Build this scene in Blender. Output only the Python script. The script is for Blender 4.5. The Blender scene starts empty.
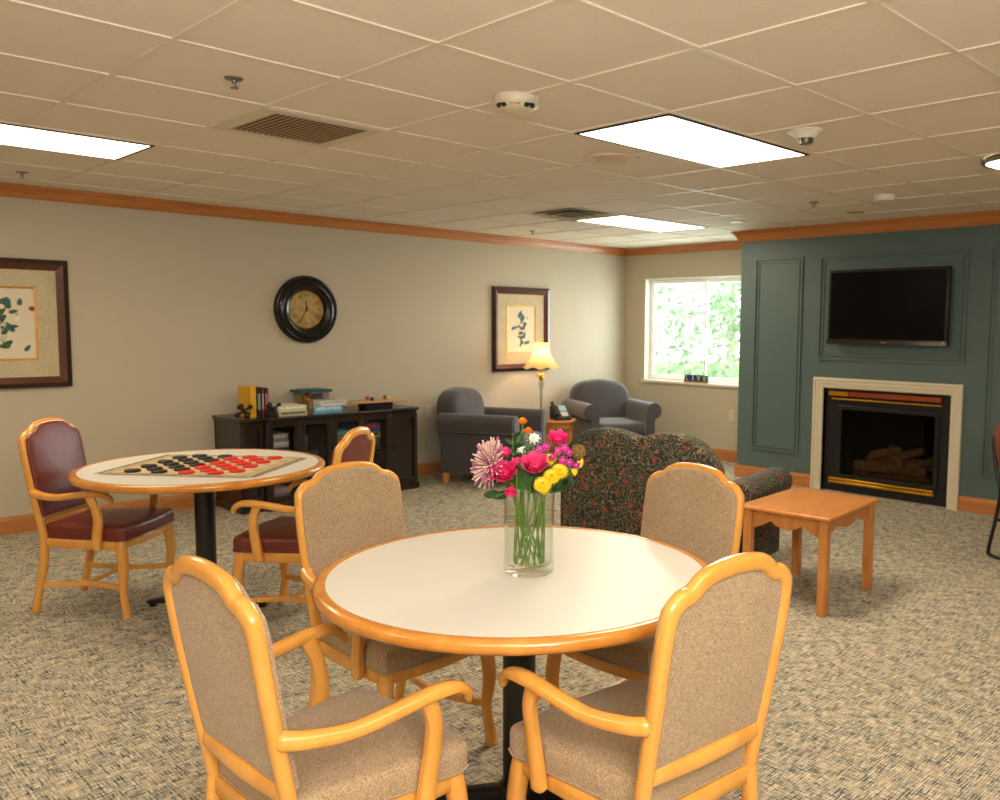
import bpy, math, random
from mathutils import Vector, Matrix
PI=math.pi
R=math.radians
scn=bpy.context.scene
COL=scn.collection
rnd=random.Random(7)

# ------------------------------------------------------------------ materials
def _nt(name):
    m=bpy.data.materials.new(name); m.use_nodes=True
    nt=m.node_tree; b=nt.nodes['Principled BSDF']
    return m,nt,b
def lin(c):
    return tuple((x/255/12.92 if x/255<=.04045 else ((x/255+.055)/1.055)**2.4) for x in c)+(1,)
def mixrgb(nt,f,a,b,mode='MIX'):
    n=nt.nodes.new('ShaderNodeMix'); n.data_type='RGBA'; n.blend_type=mode
    for s,v in ((0,f),(6,a),(7,b)):
        if isinstance(v,(int,float,tuple)): n.inputs[s].default_value=v
        else: nt.links.new(v,n.inputs[s])
    return n.outputs[2]
def mapped(nt,scale,rot=(0,0,0)):
    tc=nt.nodes.new('ShaderNodeTexCoord'); mp=nt.nodes.new('ShaderNodeMapping')
    mp.inputs['Scale'].default_value=scale; mp.inputs['Rotation'].default_value=rot
    nt.links.new(tc.outputs['Object'],mp.inputs['Vector']); return mp.outputs[0]
def noise(nt,vec,scale=1,detail=3,rough=.5,dist=0):
    n=nt.nodes.new('ShaderNodeTexNoise'); n.inputs['Scale'].default_value=scale
    n.inputs['Detail'].default_value=detail; n.inputs['Roughness'].default_value=rough
    n.inputs['Distortion'].default_value=dist
    nt.links.new(vec,n.inputs['Vector']); return n.outputs[0]
def ramp(nt,f,stops,mode='LINEAR'):
    n=nt.nodes.new('ShaderNodeValToRGB'); n.color_ramp.interpolation=mode
    while len(n.color_ramp.elements)<len(stops): n.color_ramp.elements.new(.5)
    for e,(p,c) in zip(n.color_ramp.elements,stops): e.position=p; e.color=c
    nt.links.new(f,n.inputs[0]); return n.outputs[0]
def bump(nt,b,h,strength,dist=.002):
    n=nt.nodes.new('ShaderNodeBump'); n.inputs['Strength'].default_value=strength; n.inputs['Distance'].default_value=dist
    nt.links.new(h,n.inputs['Height']); nt.links.new(n.outputs[0],b.inputs['Normal'])
def plain(name,c,rough=.5,metal=0,var=.06,vs=14,bs=0,coat=0,emit=None,es=0):
    m,nt,b=_nt(name); c=lin(c)
    v=mapped(nt,(1,1,1)); n=noise(nt,v,vs,3)
    lo=tuple(x*(1-var) for x in c[:3])+(1,); hi=tuple(min(1,x*(1+var)) for x in c[:3])+(1,)
    nt.links.new(ramp(nt,n,[(.3,lo),(.7,hi)]),b.inputs['Base Color'])
    b.inputs['Roughness'].default_value=rough; b.inputs['Metallic'].default_value=metal
    b.inputs['Coat Weight'].default_value=coat; b.inputs['Coat Roughness'].default_value=.1
    if bs: bump(nt,b,n,bs)
    if emit: b.inputs['Emission Color'].default_value=lin(emit); b.inputs['Emission Strength'].default_value=es
    return m
def wood(name,c1,c2,rough=.35,scale=(3,3,40),coat=.2,dist=1.5):
    m,nt,b=_nt(name)
    v=mapped(nt,scale); n=noise(nt,v,1,5,.6,dist)
    nt.links.new(ramp(nt,n,[(.3,lin(c1)),(.68,lin(c2))]),b.inputs['Base Color'])
    b.inputs['Roughness'].default_value=rough; b.inputs['Coat Weight'].default_value=coat; b.inputs['Coat Roughness'].default_value=.12
    return m
def fabric(name,c1,c2,scale=260,bs=.35,rough=.9,sheen=.2):
    m,nt,b=_nt(name)
    v=mapped(nt,(1,1,1)); n=noise(nt,v,scale,2,.7); n2=noise(nt,v,9,2)
    col=ramp(nt,n,[(.35,lin(c1)),(.65,lin(c2))])
    col=mixrgb(nt,.12,col,n2,'OVERLAY')
    nt.links.new(col,b.inputs['Base Color']); b.inputs['Roughness'].default_value=rough
    b.inputs['Sheen Weight'].default_value=sheen
    bump(nt,b,n,bs,.0015); return m
def emitmat(name,c,s,grid=None):
    m,nt,b=_nt(name)
    v=mapped(nt,(1,1,1)); n=noise(nt,v,6,2)
    col=ramp(nt,n,[(.3,tuple(x*.92 for x in lin(c)[:3])+(1,)),(.7,lin(c))])
    nt.links.new(col,b.inputs['Emission Color']); b.inputs['Emission Strength'].default_value=s
    b.inputs['Base Color'].default_value=(.9,.88,.8,1); return m
def clear(name,tint=(1,1,1,1),rough=0.0,ior=1.45,boost=1.0):
    m=bpy.data.materials.new(name); m.use_nodes=True; nt=m.node_tree; nt.nodes.clear()
    o=nt.nodes.new('ShaderNodeOutputMaterial'); t=nt.nodes.new('ShaderNodeBsdfTransparent'); g=nt.nodes.new('ShaderNodeBsdfGlossy')
    f=nt.nodes.new('ShaderNodeLayerWeight'); f.inputs[0].default_value=.5; mx=nt.nodes.new('ShaderNodeMixShader')
    v=mapped(nt,(1,1,1)); n=noise(nt,v,8,1)
    t2=tuple(x*.97 for x in tint[:3])+(1,)
    nt.links.new(ramp(nt,n,[(.3,t2),(.7,tint)]),t.inputs[0])
    g.inputs['Roughness'].default_value=rough
    mm=nt.nodes.new('ShaderNodeMath'); mm.operation='MULTIPLY'; mm.inputs[1].default_value=boost; mm.use_clamp=True
    pw=nt.nodes.new('ShaderNodeMath'); pw.operation='POWER'; pw.inputs[1].default_value=4.0; nt.links.new(f.outputs['Facing'],pw.inputs[0])
    ad=nt.nodes.new('ShaderNodeMath'); ad.operation='MULTIPLY_ADD'; ad.inputs[1].default_value=.75; ad.inputs[2].default_value=.018; nt.links.new(pw.outputs[0],ad.inputs[0])
    nt.links.new(ad.outputs[0],mm.inputs[0]); nt.links.new(mm.outputs[0],mx.inputs[0])
    nt.links.new(t.outputs[0],mx.inputs[1]); nt.links.new(g.outputs[0],mx.inputs[2]); nt.links.new(mx.outputs[0],o.inputs[0])
    return m

def carpet_mat():
    m,nt,b=_nt('carpet')
    v1=mapped(nt,(120,15,1)); v2=mapped(nt,(20,105,1)); v3=mapped(nt,(1,1,1))
    n1=noise(nt,v1,1,3,.65); n2=noise(nt,v2,1,3,.65); n3=noise(nt,v3,2.2,3,.6); n4=noise(nt,v3,170,1,.5); n5=noise(nt,v3,14,2,.6)
    def sm(a,bb,lo,hi):
        x=nt.nodes.new('ShaderNodeMapRange'); x.inputs[1].default_value=lo; x.inputs[2].default_value=hi; nt.links.new(a,x.inputs[0]); return x.outputs[0]
    def math_(op,a,bb):
        x=nt.nodes.new('ShaderNodeMath'); x.operation=op
        for i,q in enumerate((a,bb)):
            if isinstance(q,(int,float)): x.inputs[i].default_value=q
            else: nt.links.new(q,x.inputs[i])
        return x.outputs[0]
    sx=nt.nodes.new('ShaderNodeSeparateXYZ'); nt.links.new(v3,sx.inputs[0])
    wob=math_('MULTIPLY',noise(nt,v3,5,1),5.0)
    rx=math_('SINE',math_('ADD',math_('MULTIPLY',sx.outputs[0],620.0),wob),0); ry=math_('SINE',math_('ADD',math_('MULTIPLY',sx.outputs[1],560.0),wob),0)
    n1=math_('ADD',n1,math_('MULTIPLY',rx,.075)); n2=math_('ADD',n2,math_('MULTIPLY',ry,.045))
    base=mixrgb(nt,sm(n5,0,.3,.7),lin((186,174,148)),lin((156,154,140)))
    cream=sm(math_('MAXIMUM',n1,n2),0,.57,.65)
    dk=sm(math_('MINIMUM',n1,n2),0,.445,.385)
    dk=math_('MULTIPLY',dk,sm(n5,0,.25,.55))
    dark=mixrgb(nt,n3,lin((34,52,62)),lin((72,84,82)))
    col=mixrgb(nt,cream,base,lin((230,214,186)))
    col=mixrgb(nt,dk,col,dark)
    nt.links.new(col,b.inputs['Base Color']); b.inputs['Roughness'].default_value=.95
    bump(nt,b,n4,.6,.004); return m
def settee_mat():
    m,nt,b=_nt('patterned_upholstery')
    v=mapped(nt,(1,1,1)); nn=nt.nodes.new('ShaderNodeTexNoise'); nn.inputs['Scale'].default_value=14; nt.links.new(v,nn.inputs['Vector'])
    vm=nt.nodes.new('ShaderNodeMix'); vm.data_type='RGBA'; vm.blend_type='LINEAR_LIGHT'; vm.inputs[0].default_value=.04
    nt.links.new(v,vm.inputs[6]); nt.links.new(nn.outputs['Color'],vm.inputs[7]); w=vm.outputs[2]
    vo=nt.nodes.new('ShaderNodeTexVoronoi'); vo.inputs['Scale'].default_value=24; nt.links.new(w,vo.inputs['Vector'])
    wv=nt.nodes.new('ShaderNodeMath'); wv.operation='MULTIPLY'; wv.inputs[1].default_value=19; nt.links.new(vo.outputs['Distance'],wv.inputs[0])
    sn=nt.nodes.new('ShaderNodeMath'); sn.operation='SINE'; nt.links.new(wv.outputs[0],sn.inputs[0])
    lines=ramp(nt,sn.outputs[0],[(.30,(0,0,0,1)),(.95,(1,1,1,1))])
    vo2=nt.nodes.new('ShaderNodeTexVoronoi'); vo2.inputs['Scale'].default_value=15; nt.links.new(w,vo2.inputs['Vector'])
    red=ramp(nt,vo2.outputs['Distance'],[(.2,(1,1,1,1)),(.30,(0,0,0,1))])
    n2=noise(nt,w,16,2)
    br=noise(nt,v,60,2)
    base=mixrgb(nt,n2,lin((22,24,22)),lin((48,46,38)))
    lc=ramp(nt,n2,[(.4,lin((118,112,82))),(.5,lin((84,98,82))),(.62,lin((146,122,88)))])
    col=mixrgb(nt,lines,base,lc)
    col=mixrgb(nt,red,col,ramp(nt,br,[(.4,lin((92,34,24))),(.6,lin((160,70,44)))]))
    nt.links.new(col,b.inputs['Base Color']); b.inputs['Roughness'].default_value=.85
    b.inputs['Sheen Weight'].default_value=.03
    bump(nt,b,lines,.2,.002); return m
def ceiling_mat():
    m,nt,b=_nt('acoustic_tile')
    v=mapped(nt,(1,1,1)); n=noise(nt,v,90,3,.7); n2=noise(nt,v,1.2,2)
    c=ramp(nt,n,[(.24,lin((214,203,188))),(.36,lin((231,219,203))),(.7,lin((234,223,207)))])
    c=mixrgb(nt,.08,c,n2,'OVERLAY')
    nt.links.new(c,b.inputs['Base Color']); b.inputs['Roughness'].default_value=.9; bump(nt,b,n,.5,.003); return m

M={}
M['wall']=plain('painted_wall_beige',(192,182,160),.7,var=.015,vs=3,bs=.04)
M['teal']=plain('painted_wall_teal',(84,104,102),.5,var=.03,vs=4)
M['ceil']=ceiling_mat(); M['tbar']=plain('ceiling_bar_enamel',(228,216,198),.5,var=.02)
M['carpet']=carpet_mat()
M['crown']=wood('crown_oak',(168,98,44),(202,130,64),.4,(1.2,1.2,30))
M['base']=wood('baseboard_oak',(172,106,52),(200,132,72),.4,(1.5,1.5,30))
M['honey']=wood('honey_maple',(218,150,62),(234,170,80),.22,(7,7,3),.5,.6)
M['edge']=wood('oak_edge',(196,124,44),(222,152,66),.25,(9,9,9),.5,.8)
M['oak']=wood('golden_oak',(184,114,50),(206,138,70),.35,(30,4,4),.3,1.0)
M['lam']=plain('cream_laminate',(228,226,218),.28,var=.01,vs=60)
M['tan']=fabric('tan_tweed',(140,116,88),(192,166,132),230,.4)
M['burg']=plain('burgundy_vinyl',(108,42,32),.36,var=.12,vs=30,bs=.08)
M['black']=plain('black_enamel',(18,18,18),.35,var=.1)
M['blackm']=plain('black_matte',(14,14,13),.6,var=.1)
M['esp']=wood('espresso_wood',(22,12,9),(36,20,14),.32,(4,4,30),.3)
M['slate']=fabric('slate_upholstery',(58,54,56),(74,70,74),300,.25,.8,.3)
M['settee']=settee_mat()
M['white']=plain('white_paint',(232,228,214),.4,var=.02)
M['cream']=plain('cream_paint',(214,204,178),.4,var=.02)
M['vinylw']=plain('white_vinyl',(248,250,246),.35,var=.01)
M['brass']=plain('polished_brass',(226,172,58),.3,1,var=.0)
M['bronze']=plain('copper_brown_metal',(150,74,40),.35,.7,var=.1)
M['steel']=plain('brushed_metal',(150,148,140),.3,1)
M['lens']=emitmat('fluorescent_lens',(255,236,200),4)
M['lensb']=emitmat('round_light_lens',(255,240,210),6)
M['glass']=clear('clear_glass',(.97,.99,.975,1),0,1.3,1)
M['vase']=clear('vase_glass',(.975,.985,.975,1),.01,1.45,1.5)
M['water']=clear('vase_water',(.965,.98,.94,1),0,1.2,.6)
M['darkglass']=clear('fireplace_glass',(.52,.48,.42,1),.03,1.35,.5)
M['cabglass']=clear('cabinet_glass',(.95,.96,.95,1),.02,1.4,1.2)
M['screen']=plain('tv_screen',(5,4,4),.25,var=.1); M['screen'].node_tree.nodes['Principled BSDF'].inputs['Specular IOR Level'].default_value=.15
M['log']=plain('ceramic_log',(214,176,136),.9,var=.3,vs=25,bs=.6)
M['mahog']=wood('mahogany_frame',(30,13,8),(52,23,13),.28,(5,5,20),.5)
M['copperf']=wood('copper_frame_inner',(72,34,20),(100,50,30),.3,(5,5,20),.4)
M['gold']=plain('gold_fillet',(196,138,52),.35,.5,var=.15)
M['matb']=fabric('linen_mat',(184,172,138),(208,196,162),120,.1,.8,0)
M['paper']=plain('print_paper',(222,212,186),.7,var=.02)
M['rust']=fabric('rust_vinyl',(96,42,26),(132,64,40),60,.1,.6,0)
M['mug']=plain('leaf_green_print',(56,92,52),.7,var=.4,vs=40)
M['mug2']=plain('blue_green_print',(66,104,104),.7,var=.3,vs=40)
M['mug3']=plain('rose_print',(142,56,60),.7,var=.3,vs=40)
M['mug4']=plain('pale_blossom_print',(238,226,204),.7,var=.1,vs=40)
M['mug5']=plain('violet_print',(66,60,120),.7,var=.2,vs=40)
M['mug6']=plain('yellow_print',(206,178,90),.7,var=.2,vs=40)

# ------------------------------------------------------------------ mesh builder
class MB:
    def __init__(s): s.v=[]; s.f=[]
    def add(s,vs,fs):
        o=len(s.v); s.v+= [tuple(p) for p in vs]; s.f+=[tuple(i+o for i in f) for f in fs]; return s
    def box(s,x0,x1,y0,y1,z0,z1,rz=0,c=None):
        if x0>x1:x0,x1=x1,x0
        if y0>y1:y0,y1=y1,y0
        if z0>z1:z0,z1=z1,z0
        vs=[(x,y,z) for z in (z0,z1) for x,y in ((x0,y0),(x1,y0),(x1,y1),(x0,y1))]
        if rz:
            cx,cy=c or ((x0+x1)/2,(y0+y1)/2); a,b=math.cos(rz),math.sin(rz)
            vs=[(cx+a*(x-cx)-b*(y-cy),cy+b*(x-cx)+a*(y-cy),z) for x,y,z in vs]
        return s.add(vs,[(3,2,1,0),(4,5,6,7),(0,1,5,4),(1,2,6,5),(2,3,7,6),(3,0,4,7)])
    def prism(s,poly,h0,h1,ax='z'):
        n=len(poly)
        def P(a,b,h): return {'z':(a,b,h),'x':(h,a,b),'y':(a,h,b)}[ax]
        vs=[P(a,b,h0) for a,b in poly]+[P(a,b,h1) for a,b in poly]
        fs=[tuple(range(n-1,-1,-1)),tuple(range(n,2*n))]+[(i,(i+1)%n,n+(i+1)%n,n+i) for i in range(n)]
        return s.add(vs,fs)
    def lathe(s,prof,n=32,c=(0,0),axis='z',closed=False):
        vs=[];fs=[];m=len(prof)
        for i in range(n):
            a=2*PI*i/n
            for r,z in prof:
                x,y=r*math.cos(a),r*math.sin(a)
                vs.append({'z':(c[0]+x,c[1]+y,z),'x':(z,c[0]+x,c[1]+y),'y':(c[0]+x,z,c[1]+y)}[axis])
        for i in range(n):
            j=(i+1)%n
            for k in range(m-1 if not closed else m):
                l=(k+1)%m; fs.append((i*m+k,j*m+k,j*m+l,i*m+l))
        return s.add(vs,fs)
    def cyl(s,c,r,z0,z1,n=24,axis='z',r2=None,b=0.0):
        r2=r if r2 is None else r2
        pr=[(0.0001,z0),(r-b,z0),(r,z0+b),(r2,z1-b),(r2-b,z1),(0.0001,z1)]
        return s.lathe(pr,n,c,axis)
    def sweep(s,pts,rad,n=12,power=2.4,ref=(0,1,0),sub=5,caps=True,closed=False,round_end=True):
        P=[Vector(p) for p in pts]
        if isinstance(rad,(int,float)): rad=(rad,rad)
        if isinstance(rad,tuple): rad=[rad]*len(P)
        rad=[(r,r) if isinstance(r,(int,float)) else r for r in rad]
        Q=[];W=[];N=len(P)
        rng=range(N) if closed else range(N-1)
        for i in rng:
            g=lambda k:P[k%N] if closed else P[max(0,min(N-1,k))]
            p0,p1,p2,p3=g(i-1),g(i),g(i+1),g(i+2)
            for k in range(sub):
                t=k/sub
                Q.append(.5*((2*p1)+(-p0+p2)*t+(2*p0-5*p1+4*p2-p3)*t*t+(-p0+3*p1-3*p2+p3)*t**3))
                a,b=rad[i],rad[(i+1)%N]; W.append((a[0]+(b[0]-a[0])*t,a[1]+(b[1]-a[1])*t))
        if not closed: Q.append(P[-1]); W.append(rad[-1])
        ref=Vector(ref)
        m=len(Q)
        rings=[]
        for i in range(m):
            if closed: t=Q[(i+1)%m]-Q[i-1]
            else: t=Q[min(i+1,m-1)]-Q[max(i-1,0)]
            t.normalize(); sd=t.cross(ref)
            if sd.length<.05: sd=t.cross(Vector((1,0,0)))
            sd.normalize(); up=sd.cross(t)
            rings.append((Q[i],sd,up,W[i],t))
        if caps and round_end and not closed:
            q,sd,up,w,t=rings[0]; e=min(w)*.45
            rings=[(q-t*0,sd,up,(w[0]*.72,w[1]*.72),t)]+[(q+t*e,sd,up,w,t)]+rings[1:] if (rings[1][0]-q).length>e*1.2 else [(q-t*e,sd,up,(w[0]*.72,w[1]*.72),t)]+rings
            q,sd,up,w,t=rings[-1]
            rings=rings+[(q+t*e,sd,up,(w[0]*.72,w[1]*.72),t)]
        base=len(s.v)
        for q,sd,up,w,t in rings:
            for k in range(n):
                a=2*PI*k/n; c_,s_=math.cos(a),math.sin(a)
                x=math.copysign(abs(c_)**(2/power),c_)*w[0]; y=math.copysign(abs(s_)**(2/power),s_)*w[1]
                s.v.append(tuple(q+sd*x+up*y))
        m=len(rings)
        for i in range(m if closed else m-1):
            j=(i+1)%m
            for k in range(n):
                l=(k+1)%n; s.f.append((base+i*n+k,base+i*n+l,base+j*n+l,base+j*n+k))
        if caps and not closed:
            s.f.append(tuple(base+k for k in range(n-1,-1,-1))); s.f.append(tuple(base+(m-1)*n+k for k in range(n)))
        return s
    def pillow(s,out,h0,h1,r,bulge=0,place=lambda a,b,h:(a,b,h),rb=None,bulge_b=0):
        n=len(out); cx=sum(p[0] for p in out)/n; cy=sum(p[1] for p in out)/n
        rb=r if rb is None else rb
        rings=[]
        for sc in (.3,.6,.85): rings.append(('s',sc,h0-bulge_b*(1-sc*sc),rb))
        for k in range(4):
            a=PI/2*k/3; rings.append(('d',rb*(1-math.sin(a)),h0+rb*(1-math.cos(a)),0))
        for k in range(4):
            a=PI/2*k/3; rings.append(('d',r*(1-math.cos(a)),h1-r*(1-math.sin(a)),0))
        for sc in (.85,.6,.3): rings.append(('s',sc,h1+bulge*(1-sc*sc),r))
        base=len(s.v)
        for kind,q,h,rr in rings:
            for x,y in out:
                dx,dy=x-cx,y-cy; L=math.hypot(dx,dy)
                f=(1-q/L) if kind=='d' else (1-rr/L)*q
                s.v.append(tuple(place(cx+dx*f,cy+dy*f,h)))
        m=len(rings)
        for i in range(m-1):
            for k in range(n):
                l=(k+1)%n; s.f.append((base+i*n+k,base+i*n+l,base+(i+1)*n+l,base+(i+1)*n+k))
        c0=len(s.v); s.v.append(tuple(place(cx,cy,h0-bulge_b))); c1=len(s.v); s.v.append(tuple(place(cx,cy,h1+bulge)))
        for k in range(n):
            l=(k+1)%n; s.f.append((c0,base+l,base+k)); s.f.append((c1,base+(m-1)*n+k,base+(m-1)*n+l))
        return s
    def ball(s,c,r,n=12,m=8,sq=(1,1,1)):
        vs=[];fs=[]
        for i in range(m+1):
            t=PI*i/m
            for k in range(n):
                a=2*PI*k/n; vs.append((c[0]+r*sq[0]*math.sin(t)*math.cos(a),c[1]+r*sq[1]*math.sin(t)*math.sin(a),c[2]+r*sq[2]*math.cos(t)))
        for i in range(m):
            for k in range(n):
                l=(k+1)%n; fs.append((i*n+k,(i+1)*n+k,(i+1)*n+l,i*n+l))
        return s.add(vs,fs)
    def xf(s,mat):
        s.v=[tuple(mat@Vector(p)) for p in s.v]; return s

def obj(name,mb,mat,parent=None,loc=None,rz=0,smooth=True,bevel=0,seg=2,sub=0,kind=None,ang=40):
    me=bpy.data.meshes.new(name); me.from_pydata(mb.v,[],mb.f); me.validate(); me.update()
    o=bpy.data.objects.new(name,me); COL.objects.link(o)
    me.materials.append(mat)
    import bmesh
    bm=bmesh.new(); bm.from_mesh(me); bmesh.ops.remove_doubles(bm,verts=bm.verts,dist=1e-5)
    bmesh.ops.recalc_face_normals(bm,faces=bm.faces); bm.to_mesh(me); bm.free()
    if smooth:
        me.shade_smooth()
        try: me.set_sharp_from_angle(angle=R(ang))
        except Exception: pass
    if bevel:
        b=o.modifiers.new('bevel','BEVEL'); b.width=bevel; b.segments=seg; b.limit_method='ANGLE'; b.angle_limit=R(35); b.harden_normals=False
    if sub:
        b=o.modifiers.new('sub','SUBSURF'); b.levels=sub; b.render_levels=sub
    if parent: o.parent=parent
    if loc: o.location=loc
    if rz: o.rotation_euler=(0,0,rz)
    if kind: o['kind']=kind
    return o
def tag(o,label,cat,group=None):
    o['label']=label; o['category']=cat
    if group: o['group']=group
    return o
def thing(name,label,cat,loc=(0,0,0),rz=0,group=None):
    o=bpy.data.objects.new(name,None); COL.objects.link(o); o.location=loc; o.rotation_euler=(0,0,rz); o.empty_display_size=.05
    return tag(o,label,cat,group)
def struct(name,mb,mat,parent=None,**k):
    return obj(name,mb,mat,parent,kind='structure' if parent is None else None,**k)
def copy_tree(o,parent=None):
    c=o.copy(); COL.objects.link(c)
    if parent: c.parent=parent
    for ch in list(o.children): copy_tree(ch,c)
    return c
def dup(o,loc,rz,label,group=None):
    c=copy_tree(o); c.location=loc; c.rotation_euler=(0,0,rz); c['label']=label
    if group: c['group']=group
    return c
def text(name,body,size,mat,parent,loc,rot,ext=.001):
    cu=bpy.data.curves.new(name,'FONT'); cu.body=body; cu.size=size; cu.extrude=ext; cu.align_x='CENTER'; cu.align_y='CENTER'
    cu.materials.append(mat); tmp=bpy.data.objects.new(name+'_curve',cu); COL.objects.link(tmp)
    dg=bpy.context.evaluated_depsgraph_get(); me=bpy.data.meshes.new_from_object(tmp.evaluated_get(dg)); bpy.data.objects.remove(tmp); bpy.data.curves.remove(cu)
    o=bpy.data.objects.new(name,me); COL.objects.link(o); o.parent=parent; o.location=loc; o.rotation_euler=rot; return o

# ------------------------------------------------------------------ room constants
H=2.4145; XL=-7.024; YW=7.927; YT=7.181; XT=-4.85; XR=3.2; YF=-3.4
G=.6096; X0=-2.4009; Y0=1.1551
gx=lambda b:X0-b*G
gy=lambda a:Y0+a*G

# floor / ceiling / walls
struct('floor',MB().box(XL-.15,XR+.15,YF-.15,YW+.15,-.1,0),M['carpet'],smooth=False)
ceil=struct('ceiling',MB().box(XL-.15,XR+.15,YF-.15,YW+.15,H,H+.1),M['ceil'],smooth=False)
g=MB()
b=-9
while gx(b)>XL:
    x=gx(b)
    if x<XR: g.box(x-.010,x+.010,YF,YW if x<XT else YT,H-.006,H)
    b+=1
a=-8
while gy(a)<YW:
    y=gy(a)
    if y>YF: g.box(XL,XR if y<YT else XT,y-.010,y+.010,H-.0055,H)
    a+=1
obj('ceiling_grid',g,M['tbar'],ceil,smooth=False)
struct('wall_left',MB().box(XL-.15,XL,YF-.15,YW+.15,0,H),M['wall'],smooth=False)
struct('wall_right',MB().box(XR,XR+.15,YF-.15,YW+.15,0,H),M['wall'],smooth=False)
struct('wall_front',MB().box(XL,XR,YF-.15,YF,0,H),M['wall'],smooth=False)
WX0,WX1,WZ0,WZ1=-6.707,-4.98,.85,2.05
w=MB().box(XL,WX0,YW,YW+.16,0,H).box(WX1,XR,YW,YW+.16,0,H).box(WX0,WX1,YW,YW+.16,0,WZ0).box(WX0,WX1,YW,YW+.16,WZ1,H)
struct('wall_back',w,M['wall'],smooth=False)
FX0,FX1,FZ=-3.918,-2.758,.945
w=MB().box(XT,FX0,YT,YT+.1,0,H).box(FX1,XR,YT,YT+.1,0,H).box(FX0,FX1,YT,YT+.1,FZ,H).box(XT,XT+.1,YT+.1,YW,0,H)
wt=struct('wall_fireplace',w,M['teal'],smooth=False)
def panel(x0,x1,z0,z1):
    m=MB()
    # routed border: four mitred strips with a step, plus raised field
    for d,t,wd in ((0,.015,.018),(.036,.009,.012)):
        a0,a1,b0,b1=x0+d,x1-d,z0+d,z1-d
        o=[(a0,b0),(a1,b0),(a1,b1),(a0,b1)]; i=[(a0+wd,b0+wd),(a1-wd,b0+wd),(a1-wd,b1-wd),(a0+wd,b1-wd)]
        for k in range(4):
            l=(k+1)%4; m.prism([o[k],o[l],i[l],i[k]],YT-t,YT,'y')
    return m
for n,(p) in enumerate(((-4.684,-4.165,.30,2.143),(-3.992,-2.668,1.197,2.137),(-2.50,-1.98,.30,2.14),(-1.80,-.5,.30,2.14)),1):
    obj('panel_molding',panel(*p),M['teal'],wt,smooth=False)
# crown molding profile (out from wall, z)
cp=[(0,-.088),(.010,-.088),(.014,-.078),(.020,-.074),(.040,-.034),(.052,-.024),(.056,-.012),(.066,-.010),(.066,0),(0,0)]
struct('trim_1',MB().prism([(XL+a,H+z) for a,z in cp],YF,YW,'y'),M['crown'],smooth=False)
def along_x(ywall,x0,x1):
    m=MB(); poly=[(ywall-a,H+z) for a,z in cp]; return m.prism(poly,x0,x1,'x')
struct('trim_2',along_x(YW,XL+.05,XT),M['crown'],smooth=False)
def crown_t():
    # mitred outside corner
    m=MB(); n=len(cp)
    vs=[]
    for a,z in cp: vs.append((XR,YT-a*1.25,H+z*1.15))
    for a,z in cp: vs.append((XT-a*1.25,YT-a*1.25,H+z*1.15))
    for a,z in cp: vs.append((XT-a*1.25,YW,H+z*1.15))
    fs=[tuple(range(n)),tuple(range(3*n-1,2*n-1,-1))]
    for s_ in (0,n):
        for k in range(n): l=(k+1)%n; fs.append((s_+k,s_+l,s_+n+l,s_+n+k))
    return m.add(vs,fs)
struct('trim_3',crown_t(),M['crown'],smooth=False)
struct('trim_4',MB().prism([(XR-a,H+z) for a,z in cp],YF,YT,'y'),M['crown'],smooth=False)
bp=[(0,0),(.014,0),(.014,.098),(.009,.108),(.006,.122),(0,.124)]
struct('baseboard_left',MB().prism([(XL+a,z) for a,z in bp],YF,YW,'y'),M['base'],smooth=False)
struct('baseboard_back',MB().prism([(YW-a,z) for a,z in bp],XL+.01,XT,'x'),M['base'],smooth=False)
m=MB().prism([(YT-a,z) for a,z in bp],XT-.014,-4.02,'x').prism([(YT-a,z) for a,z in bp],-2.66,XR,'x').prism([(XT-a,z) for a,z in bp],YT,YW-.012,'y')
struct('baseboard_fireplace',m,M['base'],smooth=False)
struct('baseboard_right',MB().prism([(XR-a,z) for a,z in bp],YF,YT,'y'),M['base'],smooth=False)

# window
wn=struct('window_1',MB().box(WX0-.0,WX0+.012,YW-.004,YW+.15,WZ0,WZ1).box(WX1-.012,WX1,YW-.004,YW+.15,WZ0,WZ1).box(WX0,WX1,YW-.004,YW+.15,WZ1-.012,WZ1).box(WX0-.02,WX1+.02,YW-.03,YW+.15,WZ0-.025,WZ0+.003),M['white'],smooth=False)
ym=YW+.09
def rect_frame(m,x0,x1,z0,z1,wd,y0,y1):
    m.box(x0,x0+wd,y0,y1,z0,z1).box(x1-wd,x1,y0,y1,z0,z1).box(x0+wd,x1-wd,y0,y1,z0,z0+wd).box(x0+wd,x1-wd,y0,y1,z1-wd,z1); return m
obj('window_frame',rect_frame(MB(),WX0+.012,WX1-.012,WZ0+.003,WZ1-.012,.028,ym,ym+.05),M['vinylw'],wn,bevel=.003,smooth=False)
xm=-5.88
obj('sash',rect_frame(MB(),WX0+.05,xm+.02,WZ0+.035,WZ1-.04,.026,ym-.012,ym+.012),M['vinylw'],wn,bevel=.003,smooth=False)
obj('sash',rect_frame(MB(),xm-.02,WX1-.05,WZ0+.035,WZ1-.04,.026,ym+.014,ym+.036),M['vinylw'],wn,bevel=.003,smooth=False)
obj('pane',MB().box(WX0+.08,xm-.01,ym-.002,ym+.002,WZ0+.07,WZ1-.08),M['glass'],wn,smooth=False)
obj('pane',MB().box(xm+.01,WX1-.08,ym+.022,ym+.026,WZ0+.07,WZ1-.08),M['glass'],wn,smooth=False)

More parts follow.
